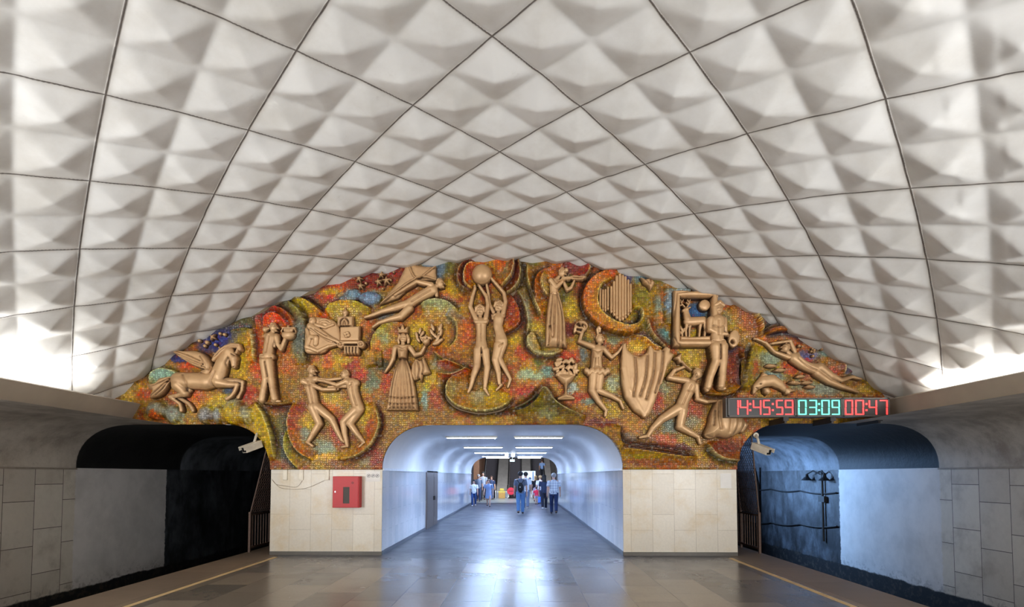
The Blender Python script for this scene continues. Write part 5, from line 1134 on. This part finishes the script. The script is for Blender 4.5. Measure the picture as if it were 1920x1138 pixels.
# plastic cable covers and wires at the top of the pier
for x0, x1, l in ((530, 538.5, 'white plastic conduit end nearest the tunnel fence'), (560, 568.5, 'white plastic conduit end, slightly tilted, between two others'), (608.5, 617, 'white plastic conduit end closest to the red cabinet')):
    a, b = W(x0, 900, -.03), W(x1, 879.5, -.03)
    mb = MB().box((a[0], -.03, a[2]), (b[0], 0, b[2]), 0, .006); mb.box((a[0]-.004, -.034, b[2]-.02), (b[0]+.004, -.0, b[2]), 0, .003)
    tag(mb.build('conduit_end', [white_plastic]), l, 'conduit')
for pts, l in (([(510, 899), (518, 908), (535, 911), (556, 913), (567, 901)], 'thin cable sagging from the pier edge to the middle conduit'), ([(511, 900), (525, 914), (548, 917), (575, 915), (608, 901)], 'longer thin cable sagging to the conduit by the red cabinet')):
    P = smooth_line(pts, 6); Wp = W(P[:, 0], P[:, 1], -.008); Wp[:, 1] = -.008
    tag(MB().tube(Wp, .004, 5).build('thin_cable', [plain('cable_beige', (150, 132, 108), .6)], smooth=True), l, 'cable')

# surveillance cameras at the corners of the track openings
def cctv(px, py, s, label):
    p = Vector(W(px, py, -.35)); x0 = s*(PIERX+.12)
    r = empty('security_camera', p, label, 'camera')
    ang = math.radians(-s*26)
    M = Matrix.Translation(p) @ Matrix.Rotation(ang*-1, 4, 'Z') @ Matrix.Rotation(math.radians(20), 4, 'X')
    mb = MB().box((-.07, -.2, -.065), (.07, .2, .065), 0, .012, M); h = mb.build('housing', [cam_paint], r)
    mb = MB().box((-.08, -.25, .066), (.08, .2, .08), 0, .004, M); mb.box((-.08, -.25, .0), (-.072, .15, .07), 0, 0, M); mb.box((.072, -.25, .0), (.08, .15, .07), 0, 0, M); mb.build('sunshield', [cam_paint], r)
    mb = MB().box((-.052, -.206, -.048), (.052, -.199, .048), 0, 0, M); g = mb.build('front_glass', [black_gloss], r)
    q = Vector(W(px+(-s)*-14*-1 if False else px+s*-10, py-26, -.04))
    base = M @ Vector((0, .08, .08))
    mb = MB().tube([base, base+Vector((0, .05, .1)), q+Vector((0, -.02, 0)), q], [.026, .024, .024, .03], 10); mb.lathe(q, [(.055, 0), (.055, .02)], 14, M=Matrix.Rotation(PI/2, 4, 'X')); mb.build('bracket', [cam_paint], r, smooth=True)
    return r
cctv(473, 838, -1, 'beige bullet camera at the corner of the black tunnel opening')
cctv(1427, 842, 1, 'beige bullet camera at the corner of the blue lit tunnel opening')

# fences along the platform edge past the piers
def fence(s, label, lean):
    X = s*5.43; ya, yb = .38, 4.6
    r = empty('platform_fence', (X, ya, 0), label, 'fence')
    mb = MB()
    for z in (.1, .8): mb.box((X-.02, ya, z-.02), (X+.02, yb, z+.02))
    mb.build('rail', [rust_metal], r)
    mb = MB()
    for k in range(1, 33): y = ya+k*(yb-ya)/33; mb.box((X-.009, y-.009, .1), (X+.009, y+.009, .8))
    mb.build('balusters', [rust_metal], r)
    for y in (ya, ya+1.0, ya+2.1, yb):
        mb = MB().box((X-.022, y-.022, 0), (X+.022, y+.022, .86)); mb.tube([(X, y, .8), (X-s*lean, y+.05, 2.62)], .016, 6); mb.build('post', [rust_metal], r)
    mb = MB(); L = 1.75
    f = lambda u, v: (X-s*lean*v/1.82, u+.05*v/1.82, .84+v)
    n = 44
    for k in range(-16, n):
        u0 = ya+k*.1; 
        for sg in (1, -1):
            a = [u0 if sg > 0 else u0+L*.9, 0.0]; b = [u0+L*.9 if sg > 0 else u0, L]
            pts = []
            for t in np.linspace(0, 1, 40):
                u = a[0]+(b[0]-a[0])*t; v = a[1]+(b[1]-a[1])*t
                if ya <= u <= yb: pts.append((u, v))
            if len(pts) > 1: mb.tube([f(*pts[0]), f(*pts[-1])], .006, 3, cap=False)
    mb.build('wire_mesh', [rust_metal], r)
fence(-1, 'rusty fence with leaning wire mesh beside the black tunnel', .40)
fence(1, 'rusty fence with wire mesh beside the blue lit tunnel', .12)

# passage door
d = empty('door_1', (-TUNX, 6.3, 0)); tag(d, 'brown grey double metal door in the passage wall', 'door', kind='structure')
dm = plain('brown_grey_door_paint', (104, 92, 88), .5, .1)
for y0, y1 in ((5.3, 6.62), (6.66, 7.5)):
    mb = MB().box((-TUNX-.005, y0, .02), (-TUNX+.03, y1, 1.79), 0, .004); mb.box((-TUNX+.03, y0+.12, .3), (-TUNX+.036, y1-.12, 1.6)); lf = mb.build('leaf', [dm], d)
    o = MB().box((-TUNX+.03, y1-.1 if y0 < 6 else y0+.06, .85), (-TUNX+.065, y1-.07 if y0 < 6 else y0+.09, .98), 0, .004).build('handle', [dark_metal]); o.parent = lf; o.matrix_parent_inverse = lf.matrix_world.inverted()

# fluorescent tubes
tube_m = glow('cool_fluorescent', (182, 210, 255), 142.0)
rows = [(3.35, -1.6, -.27, .23, 1.5), (8.45, -1.66, -.28, .2, 1.52), (13.2, -1.68, -.28, .2, 1.52), (17.9, -1.66, -.28, .2, 1.52), (20.2, -1.6, -.28, .2, 1.52)]
ordn = ['first', 'second', 'third', 'fourth', 'fifth']
for i, (y, a, b, c_, d_) in enumerate(rows):
    for (x0, x1, sd) in ((a, b, 'door side'), (c_, d_, 'side away from the door')):
        r = empty('fluorescent_lamp', ((x0+x1)/2, y, 2.69), 'glowing fluorescent tube across the passage ceiling, %s from the platform, %s' % (ordn[i], sd), 'lamp', 'fluorescent lamps in the passage')
        MB().box((x0-.03, y-.13, 2.65), (x1+.03, y+.13, 2.689), 0, .008).build('lamp_base', [white_plastic], r)
        MB().box((x0+.02, y-.05, 2.638), (x1-.02, y+.05, 2.651), 0, .004).build('lamp_tube', [tube_m], r)
# twin floodlight
r = empty('twin_floodlight', (0.05, 15.0, 2.69), 'pair of dazzling small floodlights on the passage ceiling', 'floodlight')
a, b = W(950, 853.5, 15.0), W(962, 853.5, 15.0)
MB().box((a[0]-.1, 15.0, a[2]+.1), (b[0]+.1, 15.06, 2.69)).build('mount', [dark_metal], r)
for p in (a, b):
    h = MB().lathe((p[0], 15.1, p[2]), [(.05, -.12), (.09, .1)], 14, M=Matrix.Rotation(PI/2, 4, 'X')).build('lamp_head', [steel], r)
    o = MB().ball((p[0], 14.99, p[2]), (.085, .03, .085), 14, 8).build('lens', [glow('floodlight_white', (235, 244, 255), 40)]); o.parent = h; o.matrix_parent_inverse = h.matrix_world.inverted()

# ------------------------------------------------------------------ escalator hall
brown = plain('brown_wood_panel', (140, 100, 74), .4)
YE = 30.2; SL = math.tan(math.radians(30))
hallwall = plain('dim_hall_wall', (66, 58, 56), .6)
for s, nm in ((-1, 'left'), (1, 'right')):
    o = MB().box((s*4.2-.05, 22, 0), (s*4.2+.05, 40, 7)).build('wall_hall_'+nm, [brown if s < 0 else hallwall]); tag(o, 'side wall of the escalator hall, %s' % ('brown panelled' if s < 0 else 'dark'), 'wall', kind='structure')
    x0, x1 = sorted((s*TUNX, s*4.2)); o = MB().box((x0, TL, 0), (x1, 22.2, 4.5)).build('wall_hall_front_'+nm, [hallwall]); tag(o, 'wall beside the passage mouth in the escalator hall, %s' % ('brown panel side' if s < 0 else 'dark side'), 'wall', kind='structure')
o = MB().box((-4.3, TL+.1, 2.72), (4.3, 22.2, 4.6)).build('wall_hall_header', [hallwall]); tag(o, 'wall above the passage mouth in the escalator hall', 'wall', kind='structure')
o = MB().quad((-4.3, 22, 5.2), (4.3, 22, 5.2), (4.3, 34, 5.2), (-4.3, 34, 5.2)).quad((-4.3, 34, 5.2), (4.3, 34, 5.2), (4.3, 44, 11), (-4.3, 44, 11)).build('ceiling_hall', [hallwall]); tag(o, 'dark ceiling over the escalators', 'ceiling', kind='structure')
o = MB().quad((-4.3, 44, 0), (4.3, 44, 0), (4.3, 44, 11), (-4.3, 44, 11)).build('wall_hall_back', [dark_conc]); tag(o, 'dark wall at the top of the escalators', 'wall', kind='structure')
step_m = plain('dark_step_metal', (40, 28, 34), .5, .3); deck_m = plain('deck_metal', (196, 186, 178), .3, .4, .1, 3); rub = plain('handrail_rubber', (20, 20, 22), .4)
pan_m = plain('pale_balustrade_panel', (232, 236, 244), .25, .2)
def escalator(xa, xb, label, deck):
    r = empty('escalator', ((xa+xb)/2, YE, 0), label, 'escalator')
    mb = MB(); n = 26
    mb.box((xa, YE-1.2, -.02), (xb, YE, .012))
    for k in range(n):
        mb.box((xa, YE+k*.365, -.3+k*.21), (xb, YE+(k+1)*.365+.02, .012+(k+1)*.21))
        for j in range(8): x = xa+(j+.5)*(xb-xa)/8; mb.box((x-.02, YE+k*.365-.006, -.2+k*.21), (x+.02, YE+k*.365, (k+1)*.21))
    mb.build('steps', [step_m], r)
    yt = YE+n*.365; zt = n*.21
    for x in (xa-.06, xb+.06):
        vs = []
        for xx in (x-.03, x+.03): vs += [(xx, YE-1.0, 0), (xx, YE-1.15, .45), (xx, YE-1.0, .85), (xx, YE, .92), (xx, yt, zt+.92), (xx, yt, zt-.2), (xx, YE, -.05)]
        N = 7; fs = [tuple(range(N)), tuple(range(2*N-1, N-1, -1))]+[(i, i+N, (i+1) % N+N, (i+1) % N) for i in range(N)]
        b_ = MB().add(vs, fs).build('balustrade', [pan_m], r)
        o = MB().tube([(x, YE-.9, .5), (x, YE-1.16, .62), (x, YE-1.12, .82), (x, YE-.95, .93), (x, YE, .97), (x, yt, zt+.97)], .04, 8).build('handrail', [rub]); o.parent = b_; o.matrix_parent_inverse = b_.matrix_world.inverted()
    if deck:
        d0, d1 = deck
        vs = []
        for xx in (d0, d1): vs += [(xx, YE-.6, 0), (xx, YE-.6, .5), (xx, YE-.1, .86), (xx, yt, zt+.86), (xx, yt, 0)]
        MB().add(vs, [(0, 1, 2, 3, 4), (9, 8, 7, 6, 5)]+[(i, i+5, (i+1) % 5+5, (i+1) % 5) for i in range(5)]).build('deck', [deck_m], r)
        MB().box((d0+.02, YE-.64, .05), (d1-.02, YE-.6, .46), 0, .01).build('access_panel', [steel], r)
escalator(-2.42, -1.52, 'escalator farthest from the people walking away, next to brown panel', (-1.40, -.62))
escalator(-.52, .34, 'middle escalator with empty dark steps behind the red disc', (.46, 1.14))
escalator(1.26, 2.12, 'escalator carrying a person in pale blue, beside the dark wall', (2.24, 2.7))
o = MB().box((-3.6, YE-.6, 0), (-2.7, 40, 6), 0).build('wall_hall_panel', [brown]); tag(o, 'brown panelled side wall beside the escalator', 'wall', kind='structure')
# red round barrier sign
p = FLR(958, 934); sx, sy = float(p[0]), YE-1.3
r = empty('round_barrier_sign', (sx, sy, 0), 'red round no entry disc standing before the middle escalator', 'sign')
MB().lathe((sx, sy, .52), [(.27, -.012), (.27, .012)], 28, M=Matrix.Rotation(PI/2, 4, 'X')).build('disc', [plain('red_sign_paint', (214, 40, 66), .4)], r)
MB().box((sx-.17, sy-.02, .485), (sx+.17, sy-.013, .555)).build('bar', [plain('dark_red_sign_paint', (150, 24, 46), .5)], r)
MB().tube([(sx, sy+.03, .3), (sx, sy+.03, .02)], .02, 8).lathe((sx, sy+.02, 0), [(.16, 0), (.15, .02)], 16).build('stand', [dark_metal], r)
# ochre bin
mb = MB(); bx, by = -1.0, YE-1.1
r = empty('grit_box', (bx, by, 0), 'ochre box with yellow lid beside the escalator deck', 'box')
MB().box((bx-.24, by-.2, 0), (bx+.24, by+.2, .42), 0, .015).build('case', [plain('ochre_box', (196, 150, 78), .5)], r)
MB().box((bx-.25, by-.21, .42), (bx+.25, by+.21, .52), 0, .02).box((bx-.15, by-.215, .55), (bx+.15, by-.1, .72), 0, .03).build('lid', [plain('yellow_lid', (224, 200, 84), .5)], r)
# small lit direction plate above the middle escalator
a, b = W(956, 865.5, 29), W(965, 861.5, 29)
o = MB().box((a[0], 29, a[2]), (b[0], 29.05, b[2]), 0, .01).box(((a[0]+b[0])/2-.01, 29.02, b[2]), ((a[0]+b[0])/2+.01, 29.04, 5.2)).build('hanging_plate', [glow('lit_plate', (200, 220, 235), .8)]); tag(o, 'tiny pale lit plate hanging above the middle escalator', 'sign')
# poster stand
a, b = W(979, 902, 28.0), W(1004, 883, 28.0)
r = empty('poster_stand', (float((a[0]+b[0])/2), 28.0, 0), 'white poster board with blue stripe behind the walking people', 'poster')
MB().box((a[0], 27.97, a[2]), (b[0], 28.0, b[2])).build('sheet', [plain('poster_white', (190, 200, 212), .5)], r)
x = a[0]+(b[0]-a[0])*.78; MB().box((x, 27.965, a[2]+.06), (x+.07, 27.97, b[2]-.05)).build('stripe', [plain('poster_blue', (46, 84, 150), .5)], r)
MB().lathe((a[0]+(b[0]-a[0])*.58, 27.966, a[2]+.16), [(.11, 0), (.11, .004)], 16, M=Matrix.Rotation(PI/2, 4, 'X')).build('dot', [plain('poster_navy', (40, 56, 100), .5)], r)
for xx in (a[0]+.03, b[0]-.03): MB().box((xx-.02, 28.0, 0), (xx+.02, 28.04, b[2])).build('post', [steel], r)

# cables and lantern on the blue tunnel wall
cb = plain('black_cable', (16, 16, 18), .6)
for zs, l in ((1.18, 'black cable sagging along the blue lit tunnel wall, upper of two'), (.28, 'black cable along the blue lit tunnel wall, lower of two')):
    pts = []
    for k in range(0, 49):
        y = 3.7+k*.25; pts.append((SWX-.04, y, zs-.06*math.sin((k % 8)/8*PI)-.015*k*(1 if zs < 1 else 0)))
    tag(MB().tube(pts, .022, 6).build('tunnel_cable', [cb], smooth=True), l, 'cable')
r = empty('tunnel_lantern', (SWX-.08, 4.3, .1), 'black double shaded signal lantern on the blue lit tunnel wall', 'lantern')
MB().tube([(SWX-.06, 4.35, -.2), (SWX-.06, 4.35, 1.72)], .035, 8).box((SWX-.1, 4.2, .9), (SWX-.02, 4.5, 1.06)).build('pole', [cb], r)
for y in (4.05, 5.0):
    MB().lathe((SWX-.16, y, 1.5), [(.16, 0), (.06, .1), (.04, .18)], 14).tube([(SWX-.16, y, 1.68), (SWX-.14, (y+4.35)/2, 1.78), (SWX-.06, 4.35, 1.66)], .02, 6).build('shade', [cb], r)
for y, l in ((8.6, 'black pipe rising on the blue lit wall, deep in the tunnel'),):
    tag(MB().tube([(SWX-.08, y, -1.2), (SWX-.08, y, 1.3), (SWX-.2, y, 1.9)], .07, 8).build('vertical_pipe', [cb], smooth=True), l, 'pipe')
# ------------------------------------------------------------------ people in the passage
HAIRS = {'dark': (30, 24, 24), 'blond': (176, 140, 96), 'grey': (170, 170, 172), 'brown': (74, 52, 42)}
skin_m = plain('skin', (206, 160, 140), .5, 0, .05)
def skinned(name, verts, edges, mat_, parent, smooth=True):
    """verts: list of (co, radius); grown into ONE continuous surface"""
    me = bpy.data.meshes.new(name); me.from_pydata([tuple(v[0]) for v in verts], edges, []); me.update()
    o = bpy.data.objects.new(name, me); COL.objects.link(o)
    m = o.modifiers.new('s', 'SKIN'); m.use_smooth_shade = True
    for i, v in enumerate(verts):
        me.skin_vertices[0].data[i].radius = (v[1], v[1]) if not isinstance(v[1], tuple) else v[1]
        me.skin_vertices[0].data[i].use_root = (i == 0)
    o.modifiers.new('d', 'SUBSURF').levels = 1
    dg = bpy.context.evaluated_depsgraph_get(); dg.update()
    nm = bpy.data.meshes.new_from_object(o.evaluated_get(dg))
    o.modifiers.clear(); o.data = nm; nm.materials.clear(); nm.materials.append(mat_); bpy.data.meshes.remove(me); nm.name = name
    nm.polygons.foreach_set('use_smooth', [True]*len(nm.polygons))
    o.parent = parent; o.matrix_parent_inverse = Matrix.Translation(-parent.location)
    return o

def plaid():
    t = NT('pale_plaid_cotton'); o = t.xyz()
    def st(ax, f):
        fr = t.math('FRACT', t.math('MULTIPLY', o[ax], f)); return t.math('GREATER_THAN', fr, .72)
    c = t.mix(t.math('MULTIPLY', t.math('ADD', st(0, 9), st(2, 9)), .38), L4((226, 232, 240)), L4((110, 132, 170)))
    t.base(c, .8); return t.m

def person(label, px, fy, hy, face, top, bottom, hair, ph=1.0, style='trousers', long_sleeve=False, hairlen=0, z0=0.0, depth=None, shoe=(60, 55, 55), top_mat=None, wide=1.0, socks=False, arms=None):
    if depth is None:
        b = FLR(px, fy)
    else:
        b = W(px, fy, depth-CD); z0 = float(b[2])
    B = Vector((float(b[0]), float(b[1]), z0))
    dep = B.y+CD
    H = (fy-hy)*dep/FPX
    sg = 1 if face == 'away' else -1
    R_ = Vector((sg, 0, 0)); F_ = Vector((0, sg, 0)); U_ = Vector((0, 0, 1))
    P = lambda x, y, z: B + H*(x*R_+y*F_+z*U_)
    root = empty('person', B, label, 'person')
    w = wide
    V = []; E = []
    def v(x, y, z, r, prev=None):
        V.append((P(x, y, z), r*H))
        if prev is not None: E.append((prev, len(V)-1))
        return len(V)-1
    pel = v(0, 0, .53, .06); wa = v(0, 0, .62, .055, pel); ch_ = v(0, -.005, .73, .062, wa); nb = v(0, 0, .80, .04, ch_); nk = v(0, .005, .845, .027, nb)
    h1 = v(0, .012, .885, .042, nk); h2 = v(0, .006, .935, .054, h1); h3 = v(0, 0, .968, .036, h2); v(0, .068, .915, .010, h2)
    J = {}
    for k, s in (('r', 1), ('l', -1)):
        q = ph*s
        sh = v(s*.105*w, 0, .80, .036, nb)
        if arms and k in arms: ex, ey, ez, wx, wy, wz = arms[k]
        else: ex, ey, ez, wx, wy, wz = .140*w, -.035*q-.01, .645, .150*w, -.10*q+.03, .505
        el = v(s*ex, ey, ez, .026, sh); wr = v(s*wx, wy, wz, .017, el)
        pa = v(s*wx, wy+.01, wz-.045, .018, wr)
        for f_, (dx, l) in enumerate(((-.018, .05), (-.006, .058), (.006, .056), (.017, .044))):
            k1 = v(s*wx+.006*s, wy+.012+dx, wz-.045-l*.55, .0065, pa); v(s*wx-.004*s, wy+.012+dx*1.1, wz-.045-l, .0055, k1)
        v(s*wx-.018*s, wy+.034, wz-.062, .007, pa)
        hip = v(s*.052*w, 0, .50, .05, pel)
        kn = v(s*.053, .085*q+(.035 if q < 0 else .012), .275+(.01 if q < 0 else 0), .036, hip)
        an = v(s*.05, .135*q-(.0 if q > 0 else .015), .045+(.035 if q < 0 else 0), .022, kn)
        to = v(s*.055, .135*q+.07, .018+(.012 if q < 0 else 0), .018, an)
        J[k] = dict(sh=P(s*.105*w, 0, .80), el=P(s*ex, ey, ez), wr=P(s*wx, wy, wz), hip=P(s*.05*w, 0, .50), kn=V[kn][0], an=V[an][0], to=V[to][0])
    skinned('body', V, E, skin_m, root)
    tm = top_mat or plain('cloth_%d_%d_%d' % top, top, .85, 0, .1, 25); bm_ = plain('cloth_%d_%d_%d' % bottom, bottom, .85, 0, .12, 25)
    mb = MB(); low = .49 if style != 'dress' else .30
    prof = [(.0, .845, .036, .036), (.0, .825, .07*w, .045), (0, .795, .108*w, .060), (0, .72, .108*w, .072), (0, .62, .092*w, .066), (0, .54, .097*w, .072)]
    if style == 'dress': prof += [(0, .44, .108*w, .085), (0, low, .118*w, .095)]
    else: prof += [(0, low, .101*w, .076)]
    mb.tube([P(a, 0, z) for a, z, _, _ in prof], [(rx*H, ry*H) for _, _, rx, ry in prof], 14)
    for k in 'rl':
        j = J[k]; e = j['el']*.8+j['sh']*.2
        mb.tube([j['sh']+Vector((0, 0, .012*H)), j['sh']*.6+j['el']*.4, e] + ([j['el'], j['wr']] if long_sleeve else []), [.043*H, .043*H, .038*H]+([.034*H, .026*H] if long_sleeve else []), 9)
    mb.build('dress' if style == 'dress' else 'shirt', [tm], root, smooth=True)
    if style in ('trousers', 'shorts'):
        mb = MB(); mb.tube([P(0, 0, .57), P(0, 0, .52), P(0, 0, .465)], [(.093*w*H, .068*H), (.098*w*H, .074*H), (.085*w*H, .066*H)], 12)
        for k in 'rl':
            j = J[k]
            if style == 'shorts': mb.tube([j['hip'], j['hip']*.4+j['kn']*.6], [.058*H, .056*H], 10)
            else: mb.tube([j['hip']+Vector((0, 0, .02*H)), j['hip']*.5+j['kn']*.5, j['kn'], j['kn']*.45+j['an']*.55, j['an']], [.060*H, .055*H, .044*H, .042*H, .036*H], 10)
        mb.build('shorts' if style == 'shorts' else 'trousers', [bm_], root, smooth=True)
    elif style == 'skirt':
        MB().tube([P(0, 0, .57), P(0, 0, .48), P(0, 0, .28)], [(.09*w*H, .07*H), (.105*w*H, .085*H), (.125*w*H, .10*H)], 14).build('skirt', [bm_], root, smooth=True)
    sm = plain('shoe_%d' % shoe[0], shoe, .5)
    for k in 'rl':
        j = J[k]; d = (j['to']-j['an']); c_ = j['an']*.4+j['to']*.6; c_.z = max(B.z+.024*H, c_.z-.004*H)
        MB().ball(c_, (.030*H, .072*H, .026*H), 10, 6).build('shoe', [sm], root, smooth=True)
    hm_ = plain('hair_'+hair, HAIRS[hair], .6)
    if hair != 'bald':
        mb = MB().ball(P(0, -.012, .957), (.064*H, .064*H, .060*H), 12, 8)
        if hairlen: mb.tube([P(0, -.03, .94), P(0, -.045, .88), P(0, -.045, .88-hairlen)], [(.056*H, .04*H), (.06*H, .036*H), (.05*H, .022*H)], 10)
        mb.build('hair', [hm_], root, smooth=True)
    if face != 'away':
        mb = MB()
        for s in (-1, 1): mb.ball(P(s*.021, .052, .932), (.008*H, .006*H, .005*H), 8, 5)
        mb.ball(P(0, .053, .888), (.016*H, .006*H, .004*H), 8, 5)
        mb.build('facial_features', [plain('dark_features', (70, 40, 38), .5)], root)
    return root, P, H, J

def tagged(o, l, c): return tag(o, l, c)
bagm = plain('black_nylon', (18, 18, 24), .6)
# walking towards the platform
r, P, H, J = person('woman in white t-shirt and blue jeans walking towards the platform', 888.5, 949, 900, 'toward', (226, 230, 238), (44, 74, 128), 'dark', .6, hairlen=.05, shoe=(210, 205, 205))
o = MB().box(tuple(P(-.14, -.03, .40)-Vector((.07*H, .05*H, 0))), tuple(P(-.14, -.03, .56)+Vector((.03*H, .05*H, 0))), 0, .01).tube([P(-.14, 0, .56), P(-.04, .07, .74), P(.06, .02, .83)], .008, 5).build('shoulder_bag', [plain('navy_bag', (40, 46, 66), .6)]); tag(o, 'dark shoulder bag of the woman in white t-shirt', 'bag')
person('bald person in grey blue shirt just behind the woman in white', 897, 940, 890, 'toward', (128, 142, 168), (56, 70, 104), 'grey', -.5)
person('person in grey t-shirt at the foot of the escalator, tallest of the oncoming group', 905.5, 938, 885, 'toward', (150, 158, 178), (40, 40, 52), 'dark', .4)
person('woman in blue grey dress with red hairband walking towards the platform', 916, 950, 899, 'toward', (134, 156, 198), (134, 156, 198), 'brown', -.9, style='dress', shoe=(48, 40, 40), hairlen=.05, wide=1.08)
person('person in dark blue shirt stepping off the escalator behind the dress', 921.5, 937, 893, 'toward', (44, 58, 92), (120, 132, 160), 'brown', .5)
b = FLR(903, 938); 
r, P, H, J = person('young man in grey t-shirt and light jeans walking away with black backpack', 976, 963.5, 885, 'away', (112, 122, 142), (96, 142, 196), 'dark', .9, wide=1.0)
mb = MB(); c0 = P(0, -.105, .665)
bp = empty('backpack', P(0, -.1, .52), 'black drawstring backpack on the young man in grey', 'backpack')
MB().ball(P(0, -.095, .63), (.068*H, .045*H, .12*H), 12, 9).build('pouch', [bagm], bp, smooth=True)
for s in (-1, 1): MB().tube([P(s*.03, -.1, .73), P(s*.075, -.07, .80), P(s*.08, 0, .845), P(s*.085, .06, .78)], .008*H, 5).build('strap', [bagm], bp)
MB().ball(P(-.01, -.14, .64), (.014*H, .005*H, .014*H), 8, 5).build('badge', [paper], bp)
person('dark haired man in white t-shirt beside the backpack carrier', 985.8, 955, 886, 'away', (214, 220, 230), (104, 116, 142), 'dark', -.8, shoe=(225, 225, 228))
person('blond woman in black top and lilac skirt walking away', 1004.5, 941, 892.5, 'away', (24, 26, 40), (170, 160, 192), 'blond', .6, style='skirt', hairlen=.05)
person('child in red shirt walking away among adults', 1006, 946, 913.5, 'away', (222, 42, 74), (158, 164, 184), 'brown', .5, style='shorts', wide=1.15)
person('fair person in white behind the woman in navy', 1013, 944, 892, 'away', (214, 212, 222), (60, 80, 120), 'blond', -.5)
person('woman in navy top and dark jeans beside the plaid shirt man', 1020.5, 955, 891, 'away', (44, 56, 84), (30, 34, 54), 'dark', .8, hairlen=.08, shoe=(215, 215, 220))
person('white haired man in pale plaid shirt and dark jeans walking away', 1038.5, 963.5, 888, 'away', (226, 232, 240), (34, 50, 92), 'grey', -.8, top_mat=plaid(), wide=1.1)
person('person in pale blue shirt riding up the escalator', 1016.5, 896, 862, 'away', (132, 160, 204), (22, 22, 30), 'brown', .3, depth=44.3)
b = FLR(1011, 944)
r = empty('trolley_bag', (float(b[0]), float(b[1]), 0), 'small bright blue bag beside the child in red', 'bag')
x, y = float(b[0]), float(b[1])
MB().box((x-.1, y-.07, .04), (x+.1, y+.07, .4), 0, .03).build('case', [plain('bright_blue_bag', (84, 132, 214), .5)], r)
for s in (-1, 1): MB().tube([(x+s*.09-.012, y, .03), (x+s*.09+.012, y, .03)], .03, 10).build('wheel', [bagm], r)
MB().tube([(x-.05, y, .4), (x-.05, y, .6), (x+.05, y, .6), (x+.05, y, .4)], .008, 6).build('handle', [dark_metal], r)
# ------------------------------------------------------------------ light
def area(name, loc, size, power, color, aim, sy=None, spread=180):
    l = bpy.data.lights.new(name, 'AREA'); l.energy = power; l.color = color; l.spread = math.radians(spread)
    l.shape = 'RECTANGLE'; l.size = size; l.size_y = sy or size
    o = bpy.data.objects.new(name, l); COL.objects.link(o); o.location = loc
    o.rotation_euler = (Vector(aim)-Vector(loc)).to_track_quat('-Z', 'Y').to_euler()
    return o
for s in (-1, 1):
    NX, NZ = abs(NOSES[s][0]), NOSES[s][2]           # strip lamps lying in the trough behind each beam
    o = area('cove_lamp', (s*(NX+.16), -10.4, NZ+.0), .14, 300, (.96, .98, 1.0), (s*(NX-1.0), -10.4, NZ+4.5), 18)
    o.rotation_euler = (0, math.radians(180+s*14), 0)
for y in (-9.0, -14.5, -20):                     # unseen fill lights added to brighten the end wall
    for x in (-4.5, 4.5):
        area('hall_fill', (x, y, 4.4), 1.2, 4, (1.0, .95, .88), (x*.5, 0, 1.6), None, 70)
area('tunnel_lamp', (5.5, 6.5, 2.2), .5, 120, (.30, .55, 1.0), (9.5, 4.6, .4), None, 105)
area('tunnel_lamp', (5.6, 9.5, 1.5), .5, 70, (.32, .56, 1.0), (7.6, 8.0, 2.7), None, 120)
area('escalator_fill', (0, 24, 4.6), 3, 620, (.80, .90, 1.0), (0, 31, .8))  # unseen fill added to brighten the escalators
for s in (-1, 1): area('vault_fill', (s*6.9, -11.6, 1.5), 2.0, 215, (.97, .98, 1.0), (s*4.8, -5.0, 6.0), None, 110)  # unseen fill lights added to brighten the vault panels
w = bpy.data.worlds.new('world'); scene.world = w; w.use_nodes = True
bg = w.node_tree.nodes['Background']; bg.inputs[0].default_value = (.93, .95, 1.0, 1); bg.inputs[1].default_value = 1.8
scene.view_settings.view_transform = 'Standard'
scene.view_settings.look = 'None'
scene.view_settings.exposure = 0.38
